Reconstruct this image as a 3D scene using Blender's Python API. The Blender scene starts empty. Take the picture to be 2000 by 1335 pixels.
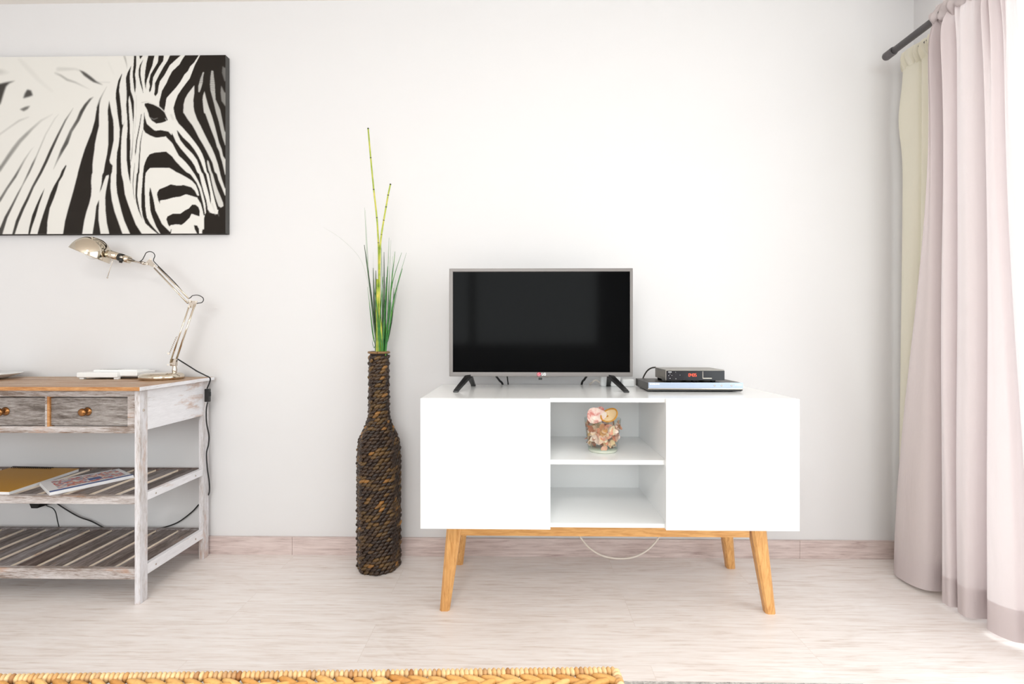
import bpy, bmesh, math, random
import numpy as np
from mathutils import Vector, Matrix
random.seed(7)
S = bpy.context.scene
COL = S.collection
PI = math.pi

# ------------------------------------------------------------------ camera, world, light, exposure
F, Y0, TH, CD, CH = 960.0, 653.0, math.atan(16/960), 2.015, 0.904
cd = bpy.data.cameras.new('camera'); cam = bpy.data.objects.new('camera', cd); COL.objects.link(cam)
cam.location = (0, -CD, CH); cam.rotation_euler = (PI/2, 0, TH)
cd.sensor_width = 36; cd.lens = F*36/2000; cd.shift_y = -14.5/2000; cd.clip_start = .02
S.camera = cam
S.view_settings.view_transform = 'Standard'; S.view_settings.look = 'None'
S.view_settings.gamma = 1; S.view_settings.use_curve_mapping = False
S.view_settings.exposure = -0.27
w = bpy.data.worlds.new('sky'); S.world = w; w.use_nodes = True
w.node_tree.nodes['Background'].inputs[0].default_value = (.97, .985, 1, 1)
w.node_tree.nodes['Background'].inputs[1].default_value = 2.3

XW = 1.592        # inner face of the window wall
ZC = 2.281        # ceiling
def area(name, loc, rot, sx, sy, power, col=(1, 1, 1)):
    l = bpy.data.lights.new(name, 'AREA'); l.shape = 'RECTANGLE'; l.size = sx; l.size_y = sy
    l.energy = power; l.color = col
    o = bpy.data.objects.new(name, l); COL.objects.link(o); o.location = loc; o.rotation_euler = rot
    return o
# daylight through the big glazed door in the right wall plus fill from an added, unseen rear window
area('daylight_side', (XW+.35, -2.0, 1.2), (0, PI/2, 0), 2.3, 3.6, 47, (.965, .98, 1))
area('rear_fill', (-.6, -4.9, 1.4), (PI/2, 0, 0), 3.2, 1.5, 92, (.965, .98, 1))
cl = area('ceiling_fill', (-.35, -2.7, ZC-.075), (0, 0, 0), .5, .5, 30, (1, .97, .93)); cl.data.shape = 'DISK'  # added fill to brighten the floor; no ceiling lamp is known here

# ------------------------------------------------------------------ helpers
def W(px, py, D):
    """point on the photograph's ray at distance D in front of the camera, measured square to the back wall"""
    xc = (px-1000)/F; yc = (Y0-py)/F
    X = xc*math.cos(TH)-math.sin(TH); Y = xc*math.sin(TH)+math.cos(TH)
    t = D/Y
    return Vector((t*X, -CD+D, CH+t*yc))
def wx(px, D): return W(px, 653, D).x
def wz(px, py, D): return W(px, py, D).z
def yy(D): return -CD+D

def srgb(r, g, b):
    f = lambda c: (c/255/12.92) if c/255 <= .04045 else ((c/255+.055)/1.055)**2.4
    return (f(r), f(g), f(b), 1)

class MB:
    def __init__(s): s.bm = bmesh.new(); s.mi = 0
    def _mark(s, fs, smooth=False):
        for f in fs: f.material_index = s.mi; f.smooth = smooth
    def box(s, x0, x1, y0, y1, z0, z1, bev=0, seg=2, M=None):
        t = bmesh.new(); bmesh.ops.create_cube(t, size=1)
        for v in t.verts:
            v.co = Vector(((x0+x1)/2+v.co.x*(x1-x0), (y0+y1)/2+v.co.y*(y1-y0), (z0+z1)/2+v.co.z*(z1-z0)))
        if bev: bmesh.ops.bevel(t, geom=t.edges[:]+t.verts[:], offset=bev, segments=seg, profile=.7, affect='EDGES')
        s.merge(t, M, smooth=False)
    def merge(s, t, M=None, smooth=False):
        vs = [s.bm.verts.new(M @ v.co if M else v.co) for v in t.verts]
        t.verts.index_update()
        for f in t.faces:
            try: nf = s.bm.faces.new([vs[v.index] for v in f.verts])
            except ValueError: continue
            nf.material_index = s.mi; nf.smooth = smooth or f.smooth
        t.free()
    def hexa(s, a, b):
        """prism between quad a (4 pts) and quad b (4 pts)"""
        va = [s.bm.verts.new(Vector(p)) for p in a]; vb = [s.bm.verts.new(Vector(p)) for p in b]
        n = len(va); fs = [s.bm.faces.new(va[::-1]), s.bm.faces.new(vb)]
        for i in range(n): fs.append(s.bm.faces.new((va[i], va[(i+1) % n], vb[(i+1) % n], vb[i])))
        s._mark(fs)
    def tube(s, pts, r, seg=10, smooth=True, sub=0, cap=True):
        pts = [Vector(p) for p in pts]
        rs = list(r) if isinstance(r, (list, tuple)) else [r]*len(pts)
        if sub:
            P, R = [], []
            n = len(pts)
            for i in range(n-1):
                p0 = pts[max(i-1, 0)]; p1 = pts[i]; p2 = pts[i+1]; p3 = pts[min(i+2, n-1)]
                for k in range(sub):
                    t = k/sub
                    P.append(.5*((2*p1)+(-p0+p2)*t+(2*p0-5*p1+4*p2-p3)*t*t+(-p0+3*p1-3*p2+p3)*t**3))
                    R.append(rs[i]*(1-t)+rs[i+1]*t)
            P.append(pts[-1]); R.append(rs[-1]); pts, rs = P, R
        n = len(pts); T = []
        for i in range(n):
            d = (pts[min(i+1, n-1)]-pts[max(i-1, 0)])
            T.append(d.normalized() if d.length > 1e-9 else Vector((0, 0, 1)))
        u = T[0].orthogonal().normalized(); rings = []
        for i in range(n):
            u = (u-T[i]*u.dot(T[i])).normalized(); v = T[i].cross(u)
            rings.append([s.bm.verts.new(pts[i]+rs[i]*(math.cos(2*PI*k/seg)*u+math.sin(2*PI*k/seg)*v)) for k in range(seg)])
        fs = []
        for i in range(n-1):
            for k in range(seg):
                fs.append(s.bm.faces.new((rings[i][k], rings[i][(k+1) % seg], rings[i+1][(k+1) % seg], rings[i+1][k])))
        s._mark(fs, smooth)
        if cap: s._mark([s.bm.faces.new(rings[0][::-1]), s.bm.faces.new(rings[-1])])
    def lathe(s, prof, seg=32, M=None, smooth=True, rot=0, close=False):
        """prof: [(r, z)...] about z"""
        t = bmesh.new(); rings = []
        for r, z in prof:
            if r < 1e-6: rings.append([t.verts.new((0, 0, z))])
            else: rings.append([t.verts.new((r*math.cos(rot+2*PI*k/seg), r*math.sin(rot+2*PI*k/seg), z)) for k in range(seg)])
        for i in range(len(rings)-1):
            a, b = rings[i], rings[i+1]
            for k in range(seg):
                k2 = (k+1) % seg
                if len(a) == 1 and len(b) == 1: continue
                if len(a) == 1: f = t.faces.new((a[0], b[k2], b[k]))
                elif len(b) == 1: f = t.faces.new((a[k], a[k2], b[0]))
                else: f = t.faces.new((a[k], a[k2], b[k2], b[k]))
                f.smooth = smooth
        s.merge(t, M, smooth=smooth)
    def ball(s, c, rx, ry, rz, M=None, u=8, v=6):
        """ellipsoid with its axes turned by 3x3 matrix M"""
        t = bmesh.new(); bmesh.ops.create_uvsphere(t, u_segments=u, v_segments=v, radius=1)
        for p in t.verts:
            q = Vector((p.co.x*rx, p.co.y*ry, p.co.z*rz))
            p.co = (M @ q if M else q)+Vector(c)
        s.merge(t, None, smooth=True)
    def grid(s, fn, nu, nv, smooth=True, closeu=False):
        V = [[s.bm.verts.new(fn(i/(nu-1) if not closeu else i/nu, j/(nv-1))) for j in range(nv)] for i in range(nu)]
        fs = []
        for i in range(nu if closeu else nu-1):
            i2 = (i+1) % nu
            for j in range(nv-1): fs.append(s.bm.faces.new((V[i][j], V[i2][j], V[i2][j+1], V[i][j+1])))
        s._mark(fs, smooth)
    def build(s, name, mats, parent=None, label=None, origin=None):
        me = bpy.data.meshes.new(name)
        bmesh.ops.recalc_face_normals(s.bm, faces=s.bm.faces[:])
        o = bpy.data.objects.new(name, me); COL.objects.link(o)
        org = Vector(origin) if origin is not None else Vector((0, 0, 0))
        if parent is not None:
            o.parent = parent
            Mw = Matrix.Identity(4); p = parent
            while p: org = org-org if False else org; p = p.parent
            wl = world_loc(parent); s.bm.transform(Matrix.Translation(-wl))
        elif origin is not None:
            o.location = org; s.bm.transform(Matrix.Translation(-org))
        s.bm.to_mesh(me); s.bm.free()
        for m in (mats if isinstance(mats, (list, tuple)) else [mats]): me.materials.append(m)
        if label: o['label'] = label
        return o
def world_loc(o):
    v = Vector((0, 0, 0))
    while o: v += Vector(o.location); o = o.parent
    return v
def empty(name, loc, label, cat, group=None):
    o = bpy.data.objects.new(name, None); COL.objects.link(o); o.location = loc; o.empty_display_size = .05
    return tag(o, label, cat, group)
def tag(o, label, cat, group=None):
    o['label'] = label; o['category'] = cat
    if group: o['group'] = group
    return o
def struct(o): o['kind'] = 'structure'; return o

# ------------------------------------------------------------------ materials
def newmat(name):
    m = bpy.data.materials.new(name); m.use_nodes = True
    nt = m.node_tree; b = nt.nodes['Principled BSDF']
    return m, nt, b
def plain(name, col, rough=.5, metal=0, spec=.5, bump=0, bscale=200, coat=0):
    m, nt, b = newmat(name)
    b.inputs['Base Color'].default_value = col; b.inputs['Roughness'].default_value = rough
    b.inputs['Metallic'].default_value = metal; b.inputs['Specular IOR Level'].default_value = spec
    b.inputs['Coat Weight'].default_value = coat
    tc = nt.nodes.new('ShaderNodeTexCoord'); n = nt.nodes.new('ShaderNodeTexNoise'); n.inputs['Scale'].default_value = bscale
    nt.links.new(tc.outputs['Object'], n.inputs['Vector'])
    bp = nt.nodes.new('ShaderNodeBump'); bp.inputs['Strength'].default_value = bump; bp.inputs['Distance'].default_value = .002
    nt.links.new(n.outputs['Fac'], bp.inputs['Height'])
    if bump: nt.links.new(bp.outputs[0], b.inputs['Normal'])
    return m
def ramp(nt, stops):
    r = nt.nodes.new('ShaderNodeValToRGB'); e = r.color_ramp.elements
    while len(e) < len(stops): e.new(.5)
    for k, (p, c) in enumerate(stops): e[k].position = p; e[k].color = c
    return r
def math_node(nt, op, a=None, b=None):
    n = nt.nodes.new('ShaderNodeMath'); n.operation = op
    for i, x in enumerate((a, b)):
        if x is None: continue
        if isinstance(x, (int, float)): n.inputs[i].default_value = x
        else: nt.links.new(x, n.inputs[i])
    return n.outputs[0]
def mix(nt, fac, a, b, mode='MIX'):
    n = nt.nodes.new('ShaderNodeMix'); n.data_type = 'RGBA'; n.blend_type = mode
    for i, x in ((0, fac), (6, a), (7, b)):
        if isinstance(x, (int, float)): n.inputs[i].default_value = x
        elif isinstance(x, tuple): n.inputs[i].default_value = x
        else: nt.links.new(x, n.inputs[i])
    return n.outputs[2]
def noise(nt, vec, scale, detail=4, rough=.6, dist=0):
    n = nt.nodes.new('ShaderNodeTexNoise'); n.inputs['Scale'].default_value = scale; n.inputs['Detail'].default_value = detail
    n.inputs['Roughness'].default_value = rough; n.inputs['Distortion'].default_value = dist
    nt.links.new(vec, n.inputs['Vector']); return n.outputs['Fac']
def mapping(nt, scale, loc=(0, 0, 0), src='Object'):
    tc = nt.nodes.new('ShaderNodeTexCoord'); mp = nt.nodes.new('ShaderNodeMapping')
    mp.inputs['Scale'].default_value = scale; mp.inputs['Location'].default_value = loc
    nt.links.new(tc.outputs[src], mp.inputs['Vector']); return mp.outputs[0]
AX = {'x': (1, 9, 9), 'y': (9, 1, 9), 'z': (9, 9, 1)}

def distressed(name, axis, stops, orange=.35, rough=.6, seed=0., vary=0.):
    m, nt, b = newmat(name)
    v = mapping(nt, AX[axis], (seed, seed*1.7, seed*.6))
    fine = noise(nt, v, 30, 8, .78, .25); coarse = noise(nt, v, 4.2, 4, .6, .3)
    f = math_node(nt, 'ADD', math_node(nt, 'MULTIPLY', fine, .55), math_node(nt, 'MULTIPLY', coarse, .45))
    r = ramp(nt, stops); nt.links.new(f, r.inputs[0])
    patch = noise(nt, mapping(nt, tuple(.35*a+.6 for a in AX[axis]), (5+seed, 2, 9)), 5.5, 5, .65)
    pr = ramp(nt, [(.62-orange*.15, (0, 0, 0, 1)), (.70, (1, 1, 1, 1))]); nt.links.new(patch, pr.inputs[0])
    pf = math_node(nt, 'MULTIPLY', pr.outputs[0], .75)
    c = mix(nt, pf, r.outputs[0], srgb(176, 122, 78))
    if vary:      # every board its own tone
        oi = nt.nodes.new('ShaderNodeObjectInfo'); vr_ = ramp(nt, [(0, srgb(150, 120, 104)), (.3, srgb(205, 200, 200)), (.6, srgb(180, 165, 155)), (.8, srgb(235, 235, 240)), (1, srgb(160, 150, 145))])
        nt.links.new(oi.outputs['Random'], vr_.inputs[0]); c = mix(nt, vary, c, vr_.outputs[0], 'MULTIPLY')
    nt.links.new(c, b.inputs['Base Color']); b.inputs['Roughness'].default_value = rough
    bp = nt.nodes.new('ShaderNodeBump'); bp.inputs['Strength'].default_value = .35; bp.inputs['Distance'].default_value = .002
    nt.links.new(fine, bp.inputs['Height']); nt.links.new(bp.outputs[0], b.inputs['Normal'])
    return m
WASH_SHADED = [(.36, srgb(96, 74, 60)), (.44, srgb(138, 122, 112)), (.50, srgb(172, 162, 158)), (.58, srgb(200, 193, 192)), (.75, srgb(222, 218, 218))]  # same paint as the sides; shade of the front faces is in this colour
WASH_LIT = [(.28, srgb(150, 128, 116)), (.36, srgb(196, 188, 186)), (.44, srgb(226, 224, 228)), (.6, srgb(238, 236, 240))]  # lighter copy for the end faces, side light put into the colour
GREYW = [(.34, srgb(52, 42, 36)), (.44, srgb(98, 88, 82)), (.52, srgb(140, 132, 128)), (.62, srgb(176, 170, 166))]
BROWN = [(.34, srgb(92, 60, 36)), (.43, srgb(146, 104, 70)), (.49, srgb(172, 134, 98)), (.55, srgb(186, 158, 130)), (.62, srgb(214, 202, 188))]
M_washx = distressed('whitewashed_wood_rail', 'x', WASH_SHADED)
M_washz = distressed('whitewashed_wood_leg', 'z', [(.31, srgb(120, 98, 84)), (.38, srgb(166, 152, 144)), (.45, srgb(200, 194, 194)), (.55, srgb(222, 219, 223)), (.75, srgb(230, 228, 233))], .6)  # same paint, toned midway between shaded fronts and lit sides
M_washy = distressed('whitewashed_wood_side', 'y', WASH_LIT, .45)
M_greyx = distressed('greywashed_wood_panel', 'x', GREYW, -.2)
M_slat = distressed('greywashed_wood_slat', 'y', [(.34, srgb(70, 56, 50)), (.44, srgb(118, 106, 100)), (.52, srgb(160, 152, 150)), (.64, srgb(206, 202, 202))], 0, vary=.85)
M_slatlit = distressed('lit_slat_edge', 'y', [(.3, srgb(222, 198, 172)), (.6, srgb(244, 232, 216))], 0)  # window light painted as a pale tone on the slats' right faces
M_top = distressed('worn_brown_wood_top', 'x', BROWN, .5, .42)
M_topedge = distressed('worn_orange_wood_edge', 'x', [(.3, srgb(96, 54, 22)), (.45, srgb(166, 108, 54)), (.6, srgb(206, 156, 104))], .4, .5)

def oak(name, axis='x', base=srgb(226, 172, 108), dark=srgb(196, 136, 74), rough=.4):
    m, nt, b = newmat(name)
    v = mapping(nt, AX[axis]); g = noise(nt, v, 14, 6, .6, .8)
    r = ramp(nt, [(.3, dark), (.6, base), (.8, tuple(min(1, c*1.12) for c in base[:3])+(1,))]); nt.links.new(g, r.inputs[0])
    nt.links.new(r.outputs[0], b.inputs['Base Color']); b.inputs['Roughness'].default_value = rough
    return m
M_oakx = oak('light_oak_rail', 'x'); M_oakz = oak('light_oak_leg', 'z')

def laminate(name, light, mid, dark, bw, bh, off, tone=.5):
    m, nt, b = newmat(name)
    pos = mapping(nt, (1, 1, 1), off)
    br = nt.nodes.new('ShaderNodeTexBrick'); br.offset = .37; br.offset_frequency = 2
    for k, v_ in (('Color1', (.25, .25, .25, 1)), ('Color2', (.75, .75, .75, 1)), ('Mortar', (0, 0, 0, 1))): br.inputs[k].default_value = v_
    for k, v_ in (('Scale', 1), ('Mortar Size', .0009), ('Mortar Smooth', .3), ('Brick Width', bw), ('Row Height', bh)): br.inputs[k].default_value = v_
    nt.links.new(pos, br.inputs['Vector'])
    # each plank shifts the grain
    comb = nt.nodes.new('ShaderNodeVectorMath'); comb.operation = 'MULTIPLY_ADD'
    nt.links.new(br.outputs['Color'], comb.inputs[0]); comb.inputs[1].default_value = (37, 11, 5)
    tc = nt.nodes.new('ShaderNodeTexCoord'); nt.links.new(tc.outputs['Object'], comb.inputs[2])
    mp = nt.nodes.new('ShaderNodeMapping'); mp.inputs['Scale'].default_value = (1, 16, 16); nt.links.new(comb.outputs[0], mp.inputs['Vector'])
    g = noise(nt, mp.outputs[0], 7, 8, .66, .5)
    mp2 = nt.nodes.new('ShaderNodeMapping'); mp2.inputs['Scale'].default_value = (1, 4.5, 4.5); nt.links.new(comb.outputs[0], mp2.inputs['Vector'])
    c = noise(nt, mp2.outputs[0], 2.1, 3, .5, 1.6)
    wv = math_node(nt, 'SINE', math_node(nt, 'MULTIPLY', c, 42))      # cathedral figure
    f = math_node(nt, 'ADD', math_node(nt, 'MULTIPLY', g, .8), math_node(nt, 'MULTIPLY', c, .2))
    f = math_node(nt, 'ADD', f, math_node(nt, 'MULTIPLY', wv, .018))
    r = ramp(nt, [(.33, dark), (.47, mid), (.62, light)]); nt.links.new(f, r.inputs[0])
    tn = math_node(nt, 'ADD', math_node(nt, 'MULTIPLY', br.outputs['Color'], .10*tone), 1-.05*tone)
    tv = mix(nt, 1.0, r.outputs[0], tn, 'MULTIPLY')
    # knots
    vo = nt.nodes.new('ShaderNodeTexVoronoi'); vo.inputs['Scale'].default_value = 1.25
    mk = nt.nodes.new('ShaderNodeMapping'); mk.inputs['Scale'].default_value = (1, 3.4, 3.4); nt.links.new(comb.outputs[0], mk.inputs['Vector'])
    nz = nt.nodes.new('ShaderNodeTexNoise'); nz.inputs['Scale'].default_value = 9; nt.links.new(mk.outputs[0], nz.inputs['Vector'])
    ad = nt.nodes.new('ShaderNodeVectorMath'); ad.operation = 'MULTIPLY_ADD'; ad.inputs[1].default_value = (.08, .08, .08)
    nt.links.new(nz.outputs['Color'], ad.inputs[0]); nt.links.new(mk.outputs[0], ad.inputs[2]); nt.links.new(ad.outputs[0], vo.inputs['Vector'])
    kr = ramp(nt, [(0, (.55, .55, .55, 1)), (.05, (.15, .15, .15, 1)), (.11, (0, 0, 0, 1))]); nt.links.new(vo.outputs['Distance'], kr.inputs[0])
    tv = mix(nt, kr.outputs[0], tv, dark)
    tv = mix(nt, math_node(nt, 'MULTIPLY', br.outputs['Fac'], .45), tv, dark)
    nt.links.new(tv, b.inputs['Base Color']); b.inputs['Roughness'].default_value = .38; b.inputs['Specular IOR Level'].default_value = .4
    bp = nt.nodes.new('ShaderNodeBump'); bp.inputs['Strength'].default_value = .12; bp.inputs['Distance'].default_value = .001
    nt.links.new(g, bp.inputs['Height']); nt.links.new(bp.outputs[0], b.inputs['Normal'])
    return m
M_floor = laminate('pale_oak_laminate', srgb(243, 237, 235), srgb(235, 226, 222), srgb(214, 200, 192), 1.28, .178, (.45, .131, 0))
M_base = laminate('greyish_oak_skirting', srgb(222, 206, 202), srgb(206, 188, 184), srgb(172, 150, 146), 9, 2, (0, .5, 0))

M_wall = plain('white_wall_paint', srgb(222, 220, 221), .85, bump=.06, bscale=350)
M_ceil = plain('ceiling_paint', srgb(238, 232, 226), .9, bump=.05, bscale=200)
M_gloss = plain('white_gloss_lacquer', srgb(246, 246, 246), .16, spec=.5)
M_inner = plain('white_satin_board', srgb(238, 238, 238), .35)
M_black = plain('black_plastic', srgb(22, 22, 23), .35)
M_blackgloss = plain('black_gloss_plastic', srgb(16, 15, 24), .12)
M_screen = plain('television_glass', (.0018, .0019, .0022, 1), .08, spec=.04)
M_bezel = plain('grey_metallic_plastic', srgb(120, 115, 113), .38, metal=.3)
M_cable = plain('black_rubber', srgb(26, 26, 27), .5)
M_wcable = plain('cream_cable', srgb(232, 222, 212), .5)
M_wplast = plain('white_plastic', srgb(240, 240, 240), .3)
M_frame = plain('white_window_frame', srgb(244, 244, 242), .4)
M_rod = plain('dark_grey_metal', srgb(92, 88, 90), .45, metal=.3)
M_nickel = plain('polished_nickel', srgb(214, 203, 186), .09, metal=1)
M_nickel2 = plain('brushed_nickel', srgb(206, 196, 184), .25, metal=1)
M_brass = plain('antique_brass', srgb(150, 104, 62), .25, metal=.9)
M_alu = plain('brushed_silver', srgb(176, 188, 208), .3, metal=.6)
M_dgrey = plain('dark_grey_metal_case', srgb(66, 62, 58), .4, metal=.4)
M_case = plain('grey_steel_case', srgb(150, 145, 138), .35, metal=.7)
M_red = plain('red_emblem', srgb(196, 42, 74), .35)
M_white = plain('white_print', srgb(245, 245, 245), .5)
M_blue = plain('blue_print', srgb(38, 74, 140), .4)
M_paper = plain('white_paper', srgb(232, 230, 232), .6)
M_kraft = plain('ochre_card', srgb(186, 134, 40), .55, bump=.2, bscale=60)
def emis(name, col, st):
    m, nt, b = newmat(name); b.inputs['Base Color'].default_value = (.02, 0, 0, 1)
    b.inputs['Emission Color'].default_value = col; b.inputs['Emission Strength'].default_value = st; return m
M_led = emis('red_led_digits', (1, .10, .04, 1), 2.4)

def glass_thin(name, tint=(1, 1, 1, 1), rough=.02):
    m, nt, b = newmat(name); nt.nodes.remove(b)
    out = nt.nodes['Material Output']; tr = nt.nodes.new('ShaderNodeBsdfTransparent'); tr.inputs[0].default_value = tint
    gl = nt.nodes.new('ShaderNodeBsdfGlossy'); gl.inputs['Roughness'].default_value = rough
    lw = nt.nodes.new('ShaderNodeLayerWeight'); lw.inputs[0].default_value = .5
    fr = math_node(nt, 'ADD', math_node(nt, 'MULTIPLY', math_node(nt, 'POWER', lw.outputs['Facing'], 4), .5), .03)
    mx = nt.nodes.new('ShaderNodeMixShader'); nt.links.new(fr, mx.inputs[0]); nt.links.new(tr.outputs[0], mx.inputs[1]); nt.links.new(gl.outputs[0], mx.inputs[2])
    nt.links.new(mx.outputs[0], out.inputs[0]); return m
M_glass = glass_thin('window_glass', (.97, .99, .98, 1)); M_tumbler = glass_thin('clear_tumbler_glass', (.95, .975, .96, 1))
M_gbase = plain('thick_glass_base', srgb(192, 196, 182), .1, spec=.6)

def cloth(name, col, trans, tcol=None, weave=900, rough=.9):
    m, nt, b = newmat(name)
    b.inputs['Base Color'].default_value = col; b.inputs['Roughness'].default_value = rough
    b.inputs['Specular IOR Level'].default_value = .2; b.inputs['Sheen Weight'].default_value = .15
    out = nt.nodes['Material Output']; t = nt.nodes.new('ShaderNodeBsdfTranslucent'); t.inputs[0].default_value = tcol or col
    mx = nt.nodes.new('ShaderNodeMixShader'); mx.inputs[0].default_value = trans
    nt.links.new(b.outputs[0], mx.inputs[1]); nt.links.new(t.outputs[0], mx.inputs[2]); nt.links.new(mx.outputs[0], out.inputs[0])
    v = mapping(nt, (1, 1, .25)); g = noise(nt, v, 9, 5, .55, .6)
    bp = nt.nodes.new('ShaderNodeBump'); bp.inputs['Strength'].default_value = .4; bp.inputs['Distance'].default_value = .02
    nt.links.new(g, bp.inputs['Height']); nt.links.new(bp.outputs[0], b.inputs['Normal'])
    return m
M_pink = cloth('dusty_pink_fabric', srgb(212, 201, 201), .27, srgb(249, 241, 242))
M_cream = cloth('cream_fabric', srgb(247, 243, 228), .30, srgb(250, 245, 226))

def island(name, stops, rough=.5, bump=.3, bscale=300):
    m, nt, b = newmat(name); g = nt.nodes.new('ShaderNodeNewGeometry')
    r = ramp(nt, stops); nt.links.new(g.outputs['Random Per Island'], r.inputs[0])
    v = mapping(nt, (1, 1, 1)); n = noise(nt, v, bscale, 3)
    c = mix(nt, .25, r.outputs[0], mix(nt, 1., r.outputs[0], math_node(nt, 'MULTIPLY', n, 2), 'MULTIPLY'))
    nt.links.new(c, b.inputs['Base Color']); b.inputs['Roughness'].default_value = rough
    bp = nt.nodes.new('ShaderNodeBump'); bp.inputs['Strength'].default_value = bump; bp.inputs['Distance'].default_value = .002
    nt.links.new(n, bp.inputs['Height']); nt.links.new(bp.outputs[0], b.inputs['Normal'])
    return m
M_vase = island('dark_braided_fibre', [(0, srgb(38, 25, 16)), (.4, srgb(52, 35, 22)), (.7, srgb(70, 50, 28)), (.86, srgb(90, 67, 34)), (.96, srgb(108, 78, 38)), (1, srgb(156, 108, 50))], .42)
M_hya = island('golden_water_hyacinth', [(0, srgb(190, 132, 66)), (.4, srgb(212, 158, 88)), (.7, srgb(222, 178, 112)), (1, srgb(196, 140, 70))], .6, .5, 160)
M_hyarim = island('pale_cane_wrap', [(0, srgb(196, 146, 88)), (.3, srgb(216, 176, 122)), (.7, srgb(226, 196, 148)), (1, srgb(160, 108, 60))], .6, .3, 200)
M_pot = island('dried_petals', [(0, srgb(232, 190, 178)), (.2, srgb(240, 218, 204)), (.4, srgb(222, 142, 110)), (.55, srgb(240, 226, 200)), (.7, srgb(206, 154, 88)), (.85, srgb(176, 96, 84)), (1, srgb(234, 200, 160))], .7)

# ------------------------------------------------------------------ room shell
XL, YR = -3.0, -4.6
b = MB(); b.box(XL-.1, XW+.25, YR-.1, .1, -.1, 0); struct(b.build('floor', M_floor))
b = MB(); b.box(XL-.1, XW+.25, YR-.1, .1, ZC, ZC+.1); struct(b.build('ceiling', M_ceil))
b = MB(); b.box(XL-.1, XW+.25, 0, .12, 0, ZC); struct(b.build('wall_back', M_wall))
b = MB(); b.box(XL-.1, XL, YR, 0, 0, ZC); struct(b.build('wall_left', M_wall))
WY0, WY1, WZ1 = -3.7, -.315, 2.15       # glazed door opening in the right wall
b = MB()
b.box(XW, XW+.10, WY1, 0, 0, ZC); b.box(XW, XW+.10, YR, WY0, 0, ZC); b.box(XW, XW+.10, WY0, WY1, WZ1, ZC)
struct(b.build('wall_right', M_wall))
b = MB(); RX0, RX1, RZ0, RZ1 = -2.2, 1.0, .75, 2.15   # unseen window, added as a light source
b.box(XL-.1, RX0, YR-.12, YR, 0, ZC); b.box(RX1, XW+.25, YR-.12, YR, 0, ZC); b.box(RX0, RX1, YR-.12, YR, 0, RZ0); b.box(RX0, RX1, YR-.12, YR, RZ1, ZC)
struct(b.build('wall_rear', M_wall))
b = MB(); b.lathe([(0, 0), (.28, 0), (.29, -.01), (.29, -.06), (.275, -.066), (.27, -.06), (.265, -.02), (0, -.02)], 48, Matrix.Translation((-.35, -2.7, ZC))); struct(b.build('added_fill_housing', M_frame))  # made-up housing for the added ceiling fill, out of view
# glazed sliding door
xa, xb = XW+.055, XW+.10
b = MB(); t = .042
b.box(xa, xb, WY0, WY1, 0, t, .004); b.box(xa, xb, WY0, WY1, WZ1-t, WZ1, .004)
for y in (WY0, (WY0+WY1)/2-t/2, WY1-t): b.box(xa, xb, y, y+t, t, WZ1-t, .004)
win = struct(b.build('window_1', M_frame, origin=(XW+.13, (WY0+WY1)/2, 0)))
for y0, y1 in ((WY0+t, (WY0+WY1)/2-t/2), ((WY0+WY1)/2+t/2, WY1-t)):
    b = MB(); b.box(xa+.025, xa+.031, y0, y1, t, WZ1-t); b.build('pane', M_glass, win)
b = MB(); b.box(XW-.004, XW+.054, WY0, WY1, 0, .008, .002); struct(b.build('trim_1', plain('silver_threshold', srgb(206, 206, 204), .3, metal=.6)))
b = MB()
for x0, x1 in ((RX0, (RX0+RX1)/2), ((RX0+RX1)/2, RX1)):
    for q in ((x0, x1, RZ0, RZ0+t), (x0, x1, RZ1-t, RZ1), (x0, x0+t, RZ0+t, RZ1-t), (x1-t, x1, RZ0+t, RZ1-t)): b.box(q[0], q[1], YR-.08, YR-.03, q[2], q[3], .004)
win2 = struct(b.build('added_rear_window', M_frame, origin=((RX0+RX1)/2, YR-.06, RZ0)))
for x0, x1 in ((RX0, (RX0+RX1)/2), ((RX0+RX1)/2, RX1)):
    b = MB(); b.box(x0+t, x1-t, YR-.058, YR-.053, RZ0+t, RZ1-t); b.build('pane', M_glass, win2)
# skirting
b = MB(); j = [XL, wx(570, 2.0), wx(1563, 2.0), XW]
for k in range(3): b.box(j[k]+.0005, j[k+1]-.0005, -.0125, 0, 0, .072, .0012)
struct(b.build('baseboard_back', M_base))
b = MB(); b.box(XW-.0125, XW, WY1, -.013, 0, .072, .0012); struct(b.build('baseboard_right', M_base))
b = MB(); b.box(XL, XL+.0125, YR, -.013, 0, .072, .0012); struct(b.build('baseboard_left', M_base))

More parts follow.
